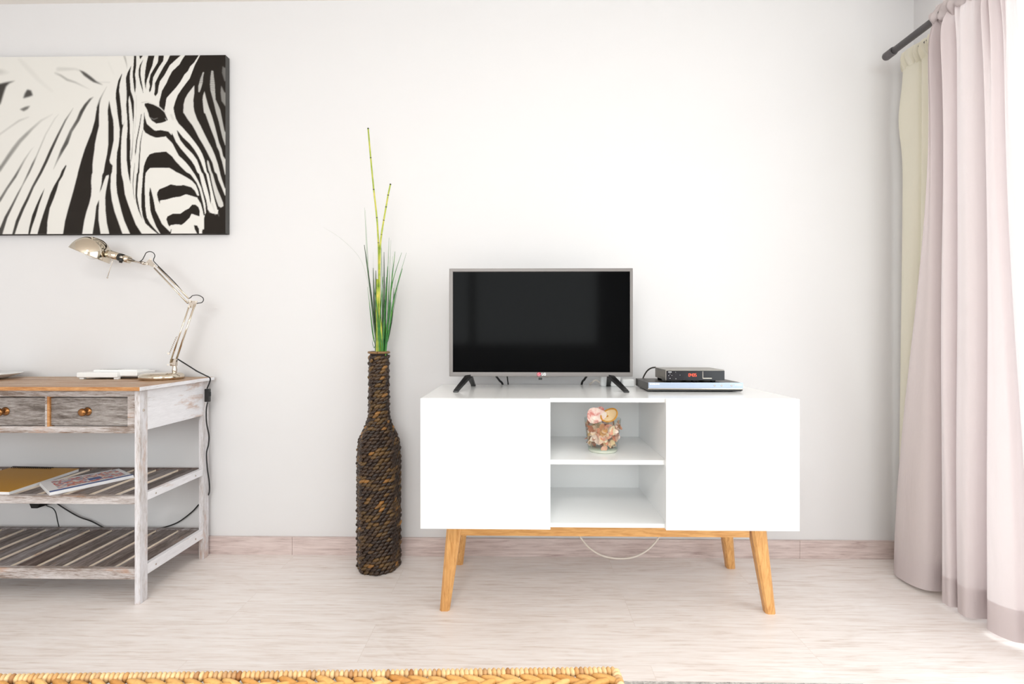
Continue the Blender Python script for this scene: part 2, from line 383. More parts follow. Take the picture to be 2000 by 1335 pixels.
# ------------------------------------------------------------------ zebra canvas
def zebra_raster():
    """paint the print in a frame 1480 x 1160 (same proportions as the canvas); returns grey levels 0..1"""
    W_, H_, sc = 980, 780, 0.667      # raster cells, cells per unit
    U0, V0 = -0, 93
    img = np.full((H_, W_), .80, np.float32); brown = np.zeros((H_, W_), np.float32)
    vv, uu = np.mgrid[0:H_, 0:W_]
    def inside(P):
        P = [((u-U0)*sc, (v-V0)*sc) for u, v in P]
        ins = np.zeros((H_, W_), bool); n = len(P)
        for i in range(n):
            x1, y1 = P[i]; x2, y2 = P[(i+1) % n]
            if y1 == y2: continue
            c = ((y1 > vv) != (y2 > vv)); xi = (x2-x1)*(vv-y1)/(y2-y1)+x1
            ins ^= c & (uu < xi)
        return ins.astype(np.float32)
    def blur(a, s):
        if s <= 0: return a
        r = int(3*s)+1; k = np.exp(-.5*(np.arange(-r, r+1)/s)**2); k /= k.sum()
        p = np.pad(a, r, mode='edge')
        p = sum(k[i]*p[i:i+H_, :] for i in range(2*r+1))
        return sum(k[i]*p[:, i:i+W_] for i in range(2*r+1))
    def paint(a, g):
        nonlocal img; img = img*(1-a)+g*a
    def poly(P, g=.012, s=.55, o=1.): paint(blur(inside(P), s)*o, g)
    def stroke(P, g=.012, s=.55):
        """P: (u, v, width, opacity) along the stripe"""
        a = np.zeros((H_, W_), np.float32)
        for i in range(len(P)-1):
            x1, y1, w1, o1 = P[i]; x2, y2, w2, o2 = P[i+1]
            x1, x2 = (x1-U0)*sc, (x2-U0)*sc; y1, y2 = (y1-V0)*sc, (y2-V0)*sc
            dx, dy = x2-x1, y2-y1; L = dx*dx+dy*dy+1e-9
            t = np.clip(((uu-x1)*dx+(vv-y1)*dy)/L, 0, 1)
            d = np.hypot(uu-(x1+t*dx), vv-(y1+t*dy)); hw = (w1+(w2-w1)*t)*sc/2
            a = np.maximum(a, np.clip(hw-d+.5, 0, 1)*(o1+(o2-o1)*t))
        paint(blur(a, s), g)
    # soft neck at the left
    stroke([(120, 100, 30, .2), (144, 127, 34, .3), (210, 196, 40, .3), (255, 247, 34, .28), (345, 322, 26, .25)], .45, 7)
    stroke([(0, 190, 40, .5), (60, 195, 22, .2)], .35, 7)
    stroke([(380, 175, 30, .35), (495, 175, 12, .5), (516, 184, 8, .7)], .3, 5)
    poly([(516, 180), (545, 190), (567, 203), (600, 228), (632, 256), (680, 285), (610, 262), (585, 246), (550, 220)], .08, 2.6)
    stroke([(360, 200, 14, .3), (399, 217, 14, .6), (440, 245, 16, .6), (492, 262, 12, .55), (590, 310, 8, .2)], .18, 3)
    stroke([(640, 262, 12, .25), (720, 265, 8, .4)], .3, 3)
    poly([(162, 331), (178, 305), (205, 312), (217, 346), (192, 355), (150, 366)], .07, 3.2)
    poly([(127, 436), (168, 418), (200, 412), (182, 436), (156, 450)], .17, 3.0)
    poly([(-10, 268), (39, 257), (105, 247), (62, 266), (42, 285), (26, 330), (8, 390), (-10, 430)], .05, 3.4)
    stroke([(345, 470, 10, .2), (270, 510, 14, .35), (210, 564, 16, .6), (174, 600, 22, .75), (129, 645, 26, .7), (90, 696, 28, .75), (60, 738, 26, .8), (15, 804, 24, .85), (-15, 850, 22, .85)], .15, 3.4)
    stroke([(190, 486, 10, .3), (126, 510, 12, .55), (60, 555, 12, .45), (-10, 605, 14, .4)], .25, 3.4)
    stroke([(225, 680, 6, .15), (204, 702, 8, .3), (162, 765, 12, .5), (114, 851, 15, .9), (99, 877, 17, .95), (45, 955, 16, .85), (3, 1024, 18, .9), (-10, 1045, 18, .9)], .09, 2.1)
    stroke([(385, 470, 8, .15), (360, 498, 12, .2), (300, 600, 12, .25), (240, 741, 9, .5), (216, 792, 14, .85), (189, 851, 14, .85), (147, 934, 9, .6), (120, 985, 12, .85), (81, 1063, 15, .95), (39, 1144, 21, 1), (6, 1235, 30, 1), (0, 1260, 30, 1)], .06, 1.6)
    stroke([(480, 430, 6, .3), (468, 450, 8, .4), (429, 510, 12, .75), (378, 612, 15, .95), (333, 708, 19, 1), (303, 777, 19, 1), (267, 851, 18, 1), (216, 943, 16, .95), (180, 1024, 18, 1), (150, 1084, 20, 1), (114, 1168, 22, 1), (87, 1258, 17, 1)], .04, 1.4)
    stroke([(610, 360, 8, .4), (590, 375, 14, .9), (560, 412, 20, 1), (534, 455, 24, 1), (510, 510, 22, .95), (465, 582, 20, .85), (435, 657, 27, .95), (408, 705, 22, .95), (375, 774, 10, .7), (350, 830, 6, .3)], .06, 1.9)
    poly([(294, 950), (264, 1006), (237, 1066), (210, 1132), (192, 1207), (184, 1256), (197, 1256), (210, 1207), (237, 1129), (258, 1057), (279, 1000)], .02, 1.1)
    poly([(432, 800), (405, 838), (390, 877), (354, 937), (330, 988), (309, 1048), (285, 1117), (264, 1183), (244, 1256), (308, 1256), (312, 1168), (327, 1084), (354, 1018), (372, 967), (387, 913), (411, 874), (436, 808)], .02, 1.2)
    # the dark bands of the neck
    stroke([(700, 290, 5, .3), (675, 335, 7, .5), (655, 375, 10, .8), (640, 430, 16, 1)], .1, 1.8)
    poly([(650, 395), (636, 430), (630, 450), (621, 510), (600, 585), (576, 645), (555, 699), (534, 765), (510, 851), (507, 868), (480, 972), (444, 1099), (426, 1168), (412, 1258), (538, 1258), (552, 1168), (567, 1108), (585, 1054), (597, 1003), (600, 958), (597, 913), (601, 868), (607, 851), (607, 795), (612, 750), (619, 705), (622, 667), (636, 600), (648, 550), (649, 480)], .015, 1.2)
    poly([(714, 380), (708, 427), (705, 450), (708, 525), (709, 585), (708, 675), (700, 735), (687, 795), (678, 851), (669, 868), (664, 928), (651, 985), (663, 962), (682, 905), (695, 874), (712, 868), (711, 883), (693, 973), (688, 1018), (691, 1108), (699, 1183), (716, 1258), (803, 1258), (777, 1183), (750, 1108), (732, 1033), (723, 952), (726, 868), (733, 851), (737, 806), (722, 792), (717, 774), (732, 705), (744, 645), (745, 570), (741, 510), (729, 460), (722, 420)], .015, 1.0)
    poly([(648, 1030), (630, 1072), (621, 1153), (605, 1258), (660, 1258), (646, 1168), (645, 1108), (649, 1060)], .018, 1.0)
    poly([(797, 208), (774, 253), (759, 322), (757, 367), (765, 427), (768, 465), (777, 525), (783, 570), (781, 630), (774, 685), (766, 720), (763, 765), (762, 851), (760, 922), (766, 988), (780, 1048), (795, 1108), (813, 1168), (852, 1258), (930, 1258), (888, 1192), (861, 1123), (834, 1048), (817, 994), (807, 913), (796, 868), (793, 826), (790, 750), (792, 690), (796, 615), (801, 570), (806, 548), (798, 534), (795, 450), (790, 412), (784, 352), (780, 322), (783, 277), (799, 212)], .012, .8)
    stroke([(806, 545, 9, .5), (815, 520, 5, .2)], .1, 1.2)
    poly([(859, 155), (834, 202), (823, 238), (825, 277), (828, 322), (828, 382), (825, 412), (829, 467), (831, 480), (834, 570), (829, 630), (829, 780), (837, 851), (846, 898), (855, 928), (853, 883), (855, 810), (850, 750), (853, 675), (850, 600), (849, 540), (844, 465), (843, 427), (840, 382), (846, 352), (858, 406), (865, 467), (871, 533), (876, 487), (876, 391), (867, 355), (855, 322), (852, 277), (849, 235), (852, 193)], .012, .7)
    stroke([(813, 93, 14, .5), (820, 115, 12, .6), (828, 148, 8, .5), (832, 180, 6, .2)], .2, 1.6)
    stroke([(708, 130, 20, .2), (747, 217, 18, .2)], .4, 5)
    for P in ([(877, 90), (892, 90), (891, 157), (883, 217), (889, 262), (888, 301), (883, 340), (877, 307), (870, 247), (868, 202), (873, 157)],
              [(909, 90), (937, 90), (916, 116)],
              [(936, 119), (915, 151), (906, 187), (907, 223), (916, 271), (930, 316), (937, 342), (933, 301), (924, 253), (918, 211), (921, 163)],
              [(970, 90), (1011, 90), (1002, 127), (996, 157), (981, 193), (969, 229), (960, 253), (955, 283), (955, 318), (949, 292), (945, 262), (948, 202), (957, 142)],
              [(1036, 90), (1071, 90), (1067, 127), (1040, 166), (1019, 202), (1001, 235), (995, 283), (986, 322), (977, 333), (974, 316), (980, 292), (974, 262), (983, 217), (1004, 181), (1031, 136)],
              [(1111, 90), (1184, 90), (1148, 121), (1109, 157), (1088, 196), (1073, 223), (1046, 259), (1037, 292), (1031, 337), (1016, 358), (1007, 346), (1013, 307), (1013, 271), (1037, 223), (1067, 169), (1094, 127)],
              [(1210, 90), (1299, 90), (1268, 139), (1241, 166), (1226, 196), (1205, 217), (1178, 265), (1148, 304), (1112, 343), (1088, 370), (1082, 412), (1073, 454), (1040, 421), (1040, 397), (1049, 361), (1058, 322), (1088, 271), (1103, 235), (1124, 196), (1172, 151), (1190, 118)]):
        poly(P)
    # dark right-hand side, then its white bands
    poly([(1312, 80), (1271, 157), (1256, 196), (1238, 244), (1217, 271), (1190, 307), (1160, 352), (1145, 391), (1133, 433), (1136, 459), (1148, 504), (1166, 537), (1190, 561), (1232, 609), (1268, 654), (1298, 696), (1319, 735), (1334, 774), (1349, 851), (1361, 868), (1373, 922), (1388, 988), (1403, 1048), (1418, 1100), (1500, 1100), (1500, 80)], .012)
    for P, g in (([(1268, 289), (1247, 316), (1226, 343), (1208, 376), (1199, 412), (1197, 467), (1202, 471), (1226, 510), (1256, 549), (1274, 582), (1298, 630), (1325, 675), (1349, 720), (1367, 756), (1385, 792), (1400, 851), (1415, 868), (1424, 904), (1445, 952), (1463, 997), (1490, 1050), (1490, 1010), (1463, 952), (1448, 907), (1436, 868), (1433, 851), (1421, 804), (1400, 741), (1382, 699), (1358, 654), (1334, 606), (1307, 549), (1286, 510), (1268, 459), (1263, 427), (1262, 382), (1268, 337)], .66),
                 ([(1352, 775), (1361, 785), (1379, 851), (1388, 868), (1403, 922), (1418, 967), (1436, 1009), (1454, 1054), (1457, 1075), (1440, 1085), (1425, 1075), (1412, 1040), (1400, 1000), (1388, 950), (1378, 905), (1372, 868), (1360, 840), (1352, 800)], .62),
                 ([(1334, 328), (1325, 355), (1322, 382), (1326, 427), (1331, 467), (1340, 474), (1355, 516), (1370, 558), (1388, 606), (1403, 645), (1415, 690), (1430, 720), (1439, 759), (1448, 786), (1454, 811), (1463, 851), (1472, 890), (1490, 900), (1490, 800), (1469, 772), (1454, 750), (1445, 705), (1427, 660), (1412, 600), (1400, 552), (1382, 489), (1370, 456), (1358, 421), (1343, 367)], .58),
                 ([(1379, 193), (1373, 235), (1370, 283), (1373, 322), (1385, 367), (1397, 412), (1409, 467), (1427, 525), (1439, 580), (1451, 630), (1469, 684), (1490, 740), (1490, 640), (1463, 585), (1448, 510), (1436, 450), (1424, 421), (1406, 382), (1403, 337), (1400, 277), (1394, 232), (1391, 196)], .42),
                 ([(1324, 203), (1307, 247), (1295, 292), (1295, 331), (1302, 334), (1313, 304), (1322, 271), (1325, 235), (1331, 205)], .48)):
        poly(P, g, .8)
    poly([(1451, 166), (1448, 208), (1463, 259), (1490, 290), (1490, 180), (1460, 175)], .15, 1.5)
    poly([(1442, 292), (1439, 337), (1445, 391), (1460, 412), (1490, 460), (1490, 340), (1463, 337)], .22, 1.5)
    for k in range(9): stroke([(1366, 205+k*14, 3, .5), (1398, 210+k*14, 3, .5)], .05, .8)
    for k in range(5): stroke([(1296, 225+k*12, 3, .7), (1332, 222+k*12, 3, .7)], .03, .8)
    # under-eye and cheek bands
    for P in ([(943, 463), (948, 495), (960, 537), (987, 561), (1011, 581), (1022, 582), (1049, 578), (1100, 588), (1121, 612), (1122, 595), (1136, 624), (1148, 654), (1178, 696), (1214, 738), (1250, 780), (1271, 813), (1286, 851), (1301, 868), (1313, 922), (1331, 988), (1346, 1036), (1353, 1078), (1356, 1115), (1343, 1115), (1340, 1063), (1328, 1012), (1313, 955), (1292, 907), (1271, 868), (1259, 851), (1238, 820), (1208, 784), (1166, 744), (1148, 709), (1127, 667), (1082, 620), (1025, 628), (1011, 625), (981, 613), (951, 595), (936, 571), (939, 526)],
              [(1154, 578), (1160, 583), (1196, 628), (1238, 667), (1268, 706), (1292, 745), (1313, 790), (1334, 851), (1346, 868), (1355, 913), (1370, 982), (1376, 1033), (1374, 1066), (1364, 1012), (1349, 952), (1334, 898), (1325, 868), (1313, 851), (1286, 775), (1256, 733), (1208, 685), (1178, 646), (1163, 613)],
              [(948, 789), (960, 760), (978, 735), (1011, 725), (1022, 724), (1085, 718), (1124, 750), (1148, 783), (1214, 851), (1244, 868), (1262, 892), (1283, 922), (1301, 964), (1313, 1012), (1325, 1060), (1334, 1108), (1337, 1135), (1328, 1135), (1322, 1102), (1310, 1060), (1289, 1024), (1286, 1010), (1299, 1006), (1292, 973), (1277, 937), (1253, 910), (1226, 892), (1184, 868), (1148, 851), (1136, 842), (1106, 825), (1022, 824), (981, 825), (966, 840), (953, 857), (951, 868), (946, 943), (948, 1018), (951, 1093), (960, 1147), (981, 1186), (1011, 1222), (1045, 1258), (1035, 1258), (993, 1225), (951, 1186), (933, 1138), (924, 1078), (924, 1003), (930, 928), (934, 868), (940, 815)],
              [(981, 949), (975, 988), (978, 1048), (984, 1108), (995, 1144), (1019, 1204), (1050, 1258), (1115, 1258), (1121, 1225), (1115, 1225), (1112, 1243), (1088, 1219), (1058, 1189), (1034, 1138), (1016, 1102), (1004, 1033), (989, 973)],
              [(1028, 985), (1040, 964), (1079, 949), (1115, 932), (1154, 940), (1202, 938), (1250, 952), (1271, 973), (1286, 1003), (1295, 1008), (1289, 1018), (1283, 1018), (1214, 997), (1178, 1012), (1133, 1018), (1088, 1031), (1046, 1037), (1046, 1062), (1034, 1035), (1026, 1000)],
              [(1094, 1141), (1130, 1123), (1178, 1123), (1208, 1102), (1232, 1090), (1253, 1066), (1277, 1066), (1295, 1081), (1304, 1108), (1301, 1142), (1250, 1124), (1238, 1150), (1208, 1180), (1187, 1196), (1148, 1193), (1115, 1198), (1107, 1208), (1097, 1192), (1086, 1159)],
              [(1265, 1198), (1286, 1201), (1298, 1222), (1299, 1258), (1288, 1258), (1271, 1225)],
              [(1337, 1129), (1355, 1096), (1372, 1118), (1388, 1123), (1418, 1128), (1425, 1095), (1455, 1088), (1467, 1060), (1500, 1040), (1500, 1258), (1318, 1258), (1320, 1226), (1331, 1225), (1331, 1156)]):
        poly(P, .012, .55)
    stroke([(1384, 1060, 14, .8), (1398, 1100, 10, .7), (1405, 1130, 6, .4)], .6, 1.5)
    stroke([(1358, 1050, 8, .7), (1362, 1090, 6, .6), (1366, 1118, 4, .3)], .6, 1.3)
    stroke([(1420, 1115, 5, .5), (1428, 1142, 3, .2)], .5, 1.3)
    # thin lines beside the eye
    for P in ([(924, 475, 5, .9), (912, 555, 6, 1), (894, 645, 7, 1), (886, 720, 7, 1), (884, 745, 4, .3)],
              [(933, 580, 3, .8), (918, 660, 6, 1), (913, 735, 7, 1), (910, 780, 7, 1), (906, 851, 11, 1), (900, 868, 13, 1), (894, 943, 13, 1), (891, 1003, 12, 1), (897, 1048, 13, 1), (909, 1099, 9, 1), (924, 1141, 4, .9), (933, 1160, 2, .4)],
              [(882, 790, 3, .5), (873, 868, 5, 1), (870, 928, 4, 1), (873, 988, 4, .9), (880, 1030, 3, .5)],
              [(873, 517, 4, .5), (871, 580, 3, .4), (868, 650, 4, .5), (862, 735, 8, .6), (857, 780, 6, .5)],
              [(893, 350, 3, .3), (890, 470, 3, .3), (880, 600, 3, .3)]):
        stroke(P, .02, .5)
    # eye
    poly([(945, 404), (968, 401), (1004, 412), (1043, 433), (1075, 462), (1097, 514), (1082, 522), (1055, 531), (1022, 536), (992, 516), (974, 489), (970, 470), (960, 442), (945, 418)], .010, .7)
    stroke([(926, 398, 5, .5), (960, 392, 4, .4), (1004, 406, 3, .3), (1060, 436, 4, .4), (1088, 470, 3, .3)], .1, 1.0)
    stroke([(984, 498, 5, .5), (1005, 508, 5, .45), (1030, 500, 4, .35)], .35, 1.2)
    stroke([(1080, 502, 3, .9), (1090, 518, 3, .9)], .6, .5)
    stroke([(1118, 480, 16, .3), (1130, 510, 14, .25)], .15, 3)
    stroke([(1000, 550, 10, .2), (1030, 560, 8, .2)], .2, 3)
    return img, sc, U0, V0
img, zsc, ZU0, ZV0 = zebra_raster()
zx1 = wx(440.4, 1.985); zx0 = zx1-1.42; zt, zb = wz(440, 107.3, 1.985), wz(440, 455.6, 1.985)
zlx = wx(0, 1.985)
nu, nv = 560, 300
# print columns: dense where the photograph shows it
xs = np.concatenate([np.linspace(zx0, zlx-.004, 160), np.linspace(zlx, zx1, 400)]); zs = np.linspace(zb, zt, nv)
uO = (xs-zlx)/(zx1-zlx)*1470.0; vO = 93+(zt-zs)/(zt-zb)*1160.0
ci = (uO-ZU0)*zsc; ri = (vO-ZV0)*zsc
cc = np.where(ci < 0, (-ci*1.0+6) % 480, ci)
cc = np.clip(cc, 0, img.shape[1]-1.001); rr = np.clip(ri, 0, img.shape[0]-1.001)
c0 = cc.astype(int); r0 = rr.astype(int); fc = cc-c0; fr_ = (rr-r0)[:, None]
val = (img[np.ix_(r0, c0)]*(1-fc)+img[np.ix_(r0, c0+1)]*fc)*(1-fr_)+(img[np.ix_(r0+1, c0)]*(1-fc)+img[np.ix_(r0+1, c0+1)]*fc)*fr_
yf = -.030; yb = -.003
verts = [(float(x), yf, float(z)) for z in zs for x in xs]
faces = [(r*nu+c, r*nu+c+1, (r+1)*nu+c+1, (r+1)*nu+c) for r in range(nv-1) for c in range(nu-1)]
n0 = len(verts)
verts += [(zx0, yb, zb), (zx1, yb, zb), (zx1, yb, zt), (zx0, yb, zt), (zx0, yf, zb), (zx1, yf, zb), (zx1, yf, zt), (zx0, yf, zt)]
nf = len(faces)
faces += [(n0, n0+3, n0+2, n0+1), (n0+4, n0, n0+1, n0+5), (n0+5, n0+1, n0+2, n0+6), (n0+6, n0+2, n0+3, n0+7), (n0+7, n0+3, n0, n0+4)]
o_ = Vector(((zx0+zx1)/2, yb, zb))
me = bpy.data.meshes.new('canvas_picture'); me.from_pydata([(v[0]-o_.x, v[1]-o_.y, v[2]-o_.z) for v in verts], [], faces); me.update()
at = me.color_attributes.new('print', 'FLOAT_COLOR', 'POINT')
g = np.ones((len(verts), 4), np.float32); gv = val.ravel(); t_ = np.clip((gv-.012)/.75, 0, 1)[:, None]
dk = np.array(srgb(29, 22, 16)[:3]); lt = np.array(srgb(221, 218, 213)[:3])
g[:n0, :3] = dk*(1-t_)+lt*t_; g[n0:, :3] = dk*1.4
at.data.foreach_set('color', g.ravel())
mz, nt, bb = newmat('printed_canvas'); ca = nt.nodes.new('ShaderNodeVertexColor'); ca.layer_name = 'print'
nt.links.new(ca.outputs[0], bb.inputs['Base Color']); bb.inputs['Roughness'].default_value = .7; bb.inputs['Specular IOR Level'].default_value = .25
me.materials.append(mz); me.materials.append(plain('canvas_wrap_edge', srgb(72, 70, 68), .7))
me.polygons[nf+2].material_index = 1
zo = bpy.data.objects.new('canvas_picture', me); COL.objects.link(zo); zo.location = o_
tag(zo, 'wide frameless canvas print of a zebra head and striped neck, hung on the white wall', 'picture')

# ------------------------------------------------------------------ TV lowboard
TZ = .708; BZ = .3087
DF = 1.505
xl, xr = wx(821, DF), wx(1562, DF)
dl, dr = wx(1075, DF), wx(1301, DF)
low = empty('tv_lowboard', ((xl+xr)/2, yy(1.72), 0), 'white gloss television sideboard with open middle shelves on splayed oak legs', 'sideboard')
tk = .013; fb = 1.521; bk = 1.925; ih = 1.88
b = MB()
b.box(xl+.001, xr-.001, yy(fb), yy(bk), TZ-tk, TZ, .0012)           # top
b.box(xl+.001, xr-.001, yy(fb), yy(bk), BZ, BZ+tk, .0012)            # bottom
il, ir = dl-.006, wx(1247.6, ih)
b.box(xl+.001, xl+.017, yy(fb), yy(bk), BZ+tk, TZ-tk, .001)
b.box(xr-.017, xr-.001, yy(fb), yy(bk), BZ+tk, TZ-tk, .001)
b.box(il-.016, il, yy(fb), yy(bk), BZ+tk, TZ-tk); b.box(ir, ir+.016, yy(fb), yy(bk), BZ+tk, TZ-tk)
b.build('carcass', M_gloss, low)
b = MB(); b.box(xl+.017, xr-.017, yy(ih), yy(ih+.004), BZ+tk, TZ-tk); b.build('back_panel', M_inner, low)
b = MB(); b.box(il, ir, yy(fb+.004), yy(ih), .502, .516, .001); b.build('shelf', M_gloss, low)
for x0, x1 in ((xl, dl), (dr, xr)):
    b = MB(); b.box(x0, x1, yy(DF), yy(fb-.001), BZ-.001, TZ, .0015); b.build('door', M_gloss, low)
b = MB(); bz = .252
b.box(wx(900, 1.6), wx(1462, 1.6), yy(1.592), yy(1.612), bz, BZ, .002); b.build('front_rail', M_oakx, low)
b = MB(); b.box(wx(900, 1.6), wx(1462, 1.6), yy(1.855), yy(1.875), bz, BZ, .002); b.build('rear_rail', M_oakx, low)
def leg(x0, x1, D0, D1):
    """chamfered square leg from (x0, D0) under the box to (x1, D1) on the floor"""
    b = MB()
    def ring(x, y, z, hx, hy, c): return [(x-hx+c, y-hy, z), (x+hx-c, y-hy, z), (x+hx, y-hy+c, z), (x+hx, y+hy-c, z), (x+hx-c, y+hy, z), (x-hx+c, y+hy, z), (x-hx, y+hy-c, z), (x-hx, y-hy+c, z)]
    b.hexa(ring(x1, yy(D1), 0, .016, .015, .006), ring(x0, yy(D0), BZ, .025, .022, .008))
    return b.build('leg', M_oakz, low)
xt0, xt1 = wx(890, 1.6), wx(1476, 1.6)
leg(xt0, wx(869, 1.615), 1.602, 1.617); leg(xt1, wx(1503, 1.615), 1.602, 1.617)
leg(xt0, wx(902, 1.93)-.012, 1.865, 1.94); leg(xt1, wx(1425, 1.93), 1.865, 1.925)
# ------------------------------------------------------------------ television
TD = 1.765
tv = empty('television', (wx(1057, TD), yy(TD+.02), TZ), 'flat television with thin grey bezel and dark screen standing on the white sideboard', 'television')
x0, x1 = wx(877.3, TD), wx(1236.3, TD); z0, z1 = wz(1057, 735, TD), wz(1057, 523.6, TD)
sx0, sx1, sz0, sz1 = wx(884.5, TD), wx(1230.5, TD), wz(1057, 726.5, TD), wz(1057, 530.3, TD)
b = MB(); y0 = yy(TD)
b.box(x0, x1, y0, y0+.02, z0, sz0, .003); b.box(x0, x1, y0, y0+.02, sz1, z1, .003)
b.box(x0, sx0, y0, y0+.02, sz0-.003, sz1+.003, .002); b.box(sx1, x1, y0, y0+.02, sz0-.003, sz1+.003, .002)
xm = (x0+x1)/2
b.hexa([(xm-.045, y0+.001, z0+.001), (xm+.045, y0+.001, z0+.001), (xm+.045, y0+.018, z0+.001), (xm-.045, y0+.018, z0+.001)],
       [(xm-.02, y0+.002, z0-.0035), (xm+.02, y0+.002, z0-.0035), (xm+.02, y0+.016, z0-.0035), (xm-.02, y0+.016, z0-.0035)])
b.build('bezel', M_bezel, tv)
b = MB(); b.box(sx0-.001, sx1+.001, y0+.003, y0+.012, sz0-.001, sz1+.001); b.build('screen', M_screen, tv)
b = MB(); b.box(x0+.012, x1-.012, y0+.020, y0+.034, z0+.008, z1-.008, .004); b.box(x0+.10, x1-.10, y0+.034, y0+.062, z0+.03, z1-.10, .012)
b.build('rear_housing', M_black, tv)
b = MB(); ez = wz(1055, 739.5, TD); ex = wx(1055.5, TD)
b.box(ex-.0065, ex+.0065, y0+.003, y0+.012, ez-.004, z0-.002, .0015); b.build('sensor', M_black, tv)
for sgn, (ax, fx, rx) in ((-1, (916, 890.5, 924.5)), (1, (1192, 1223, 1188))):
    ap = Vector((wx(ax, TD), y0+.012, z0+.004))
    fpt = W(fx, 765, 1.672); fpt.z = TZ+.004; rpt = W(rx, 753, 1.872); rpt.z = TZ+.004
    b = MB()
    for q in (fpt, rpt):
        d = (q-ap).normalized(); sd = Vector((0, 0, 1)).cross(d).normalized()*.0075; up = d.cross(sd).normalized()*.004
        qa = [ap-sd*1.3-up*1.6, ap+sd*1.3-up*1.6, ap+sd*1.3+up*1.6, ap-sd*1.3+up*1.6]; qb = [q-sd-up, q+sd-up, q+sd+up, q-sd+up]
        b.hexa(qa, qb); b.box(q.x-.009, q.x+.009, q.y-.009, q.y+.009, TZ, TZ+.006, .002)
    b.build('foot', M_black, tv)
def text_mesh(name, s, size, loc, mat, parent, bold=0, depth=.0003):
    cu = bpy.data.curves.new(name, 'FONT'); cu.body = s; cu.size = size; cu.extrude = depth; cu.offset = bold; cu.align_x = 'CENTER'; cu.align_y = 'CENTER'
    to = bpy.data.objects.new(name, cu); COL.objects.link(to)
    dg = bpy.context.evaluated_depsgraph_get(); me = bpy.data.meshes.new_from_object(to.evaluated_get(dg))
    bpy.data.objects.remove(to)
    me.transform(Matrix.Rotation(PI/2, 4, 'X')); me.transform(Matrix.Translation(Vector(loc)-world_loc(parent)))
    me.materials.clear(); me.materials.append(mat)
    o = bpy.data.objects.new(name, me); COL.objects.link(o); o.parent = parent; return o
lz = (z0+sz0)/2+.0003
b = MB(); b.mi = 0
b.lathe([(0, 0), (.0075, 0), (.0075, .0008), (0, .0008)], 24, Matrix.Translation((wx(1052.5, TD), y0+.0002, lz)) @ Matrix.Rotation(PI/2, 4, 'X'))
b.mi = 1; lx = wx(1052.5, TD)
R_ = .0052; pts = [(lx+R_*math.cos(a), y0-.0008, lz+R_*math.sin(a)) for a in np.linspace(-.1, -5.2, 16)]
b.tube(pts, .00045, 6); b.tube([(lx+R_, y0-.0008, lz), (lx+.0015, y0-.0008, lz)], .00045, 6); b.tube([(lx-.001, y0-.0008, lz+.0028), (lx-.001, y0-.0008, lz-.0026), (lx+.0012, y0-.0008, lz-.0026)], .00045, 6)
b.build('emblem', [M_red, M_white], tv)
text_mesh('lettering', 'LG', .013, (wx(1062, TD), y0-.0003, lz), M_white, tv, .0004)
# ------------------------------------------------------------------ players on the sideboard
dvd = empty('dvd_player', (wx(1358, 1.76), yy(1.76), TZ), 'slim silver disc player lying on the sideboard under the smaller black box', 'disc player')
x0, x1 = wx(1266, 1.685), wx(1451.5, 1.685); ya, yb_ = yy(1.685), yy(1.867)
b = MB(); b.box(x0, x1, ya+.004, yb_, TZ+.004, TZ+.031, .001); b.build('case', M_dgrey, dvd)
b = MB(); b.box(x0+.001, x1-.0005, ya-.001, ya+.004, TZ+.0125, TZ+.0325, .001)
b.box(x0+.14, x0+.1412, ya-.0016, ya, TZ+.013, TZ+.0320); b.build('front_panel', M_alu, dvd)
b = MB(); b.box(x0, x1-.004, ya-.003, ya+.004, TZ+.0095, TZ+.0125, .001); b.build('chrome_strip', M_nickel, dvd)
b = MB(); b.box(x0+.001, x1-.006, ya-.001, ya+.006, TZ+.003, TZ+.0095, .001)
for fx in (x0+.03, x1-.03): b.lathe([(0, 0), (.009, 0), (.009, .004), (0, .004)], 16, Matrix.Translation((fx, ya+.03, TZ))); b.lathe([(0, 0), (.009, 0), (.009, .004), (0, .004)], 16, Matrix.Translation((fx, yb_-.03, TZ)))
b.build('base', M_black, dvd)
for px in (1395.5, 1409, 1428.5):
    b = MB(); b.lathe([(0, 0), (.003, 0), (.0026, .0012), (0, .0014)], 16, Matrix.Translation((wx(px, 1.685), ya-.001, TZ+.0225)) @ Matrix.Rotation(PI/2, 4, 'X')); b.build('button', M_nickel2, dvd)
text_mesh('lettering', 'SAMSUNG', .0072, (wx(1278.5, 1.685), ya-.0012, TZ+.0272), M_white, dvd, .00025)
b = MB(); b.box(wx(1435, 1.685), wx(1448, 1.685), ya-.0016, ya, TZ+.0235, TZ+.0265); b.build('badge', M_white, dvd)

sz = TZ+.0335
stb = empty('receiver', (wx(1357, 1.76), yy(1.76), TZ+.031), 'small black digital receiver with a red clock display, on top of the silver disc player', 'receiver')
x0, x1 = wx(1301, 1.703), wx(1415.3, 1.703); ya, yb_ = yy(1.703), yy(1.838)
z0, z1 = TZ+.0385, TZ+.0745
b = MB(); b.box(x0-.001, x1, ya+.002, yb_, z0, z1, .0015)
for k in range(14): b.box(x0-.0016, x0-.0005, ya+.02+k*.007, ya+.023+k*.007, z0+.010, z1-.008)
b.build('case', M_case, stb)
b = MB(); b.box(x0+.001, x1-.0005, ya-.001, ya+.002, z0, z1-.003, .0006); b.build('front_panel', M_blackgloss, stb)
for fx in (x0+.012, x0+.100, x1-.035):
    for fy in (ya+.014, yb_-.015):
        b = MB(); b.lathe([(0, 0), (.008, 0), (.009, .008), (0, .008)], 16, Matrix.Translation((fx, fy, TZ+.0315))); b.build('foot', M_black, stb)
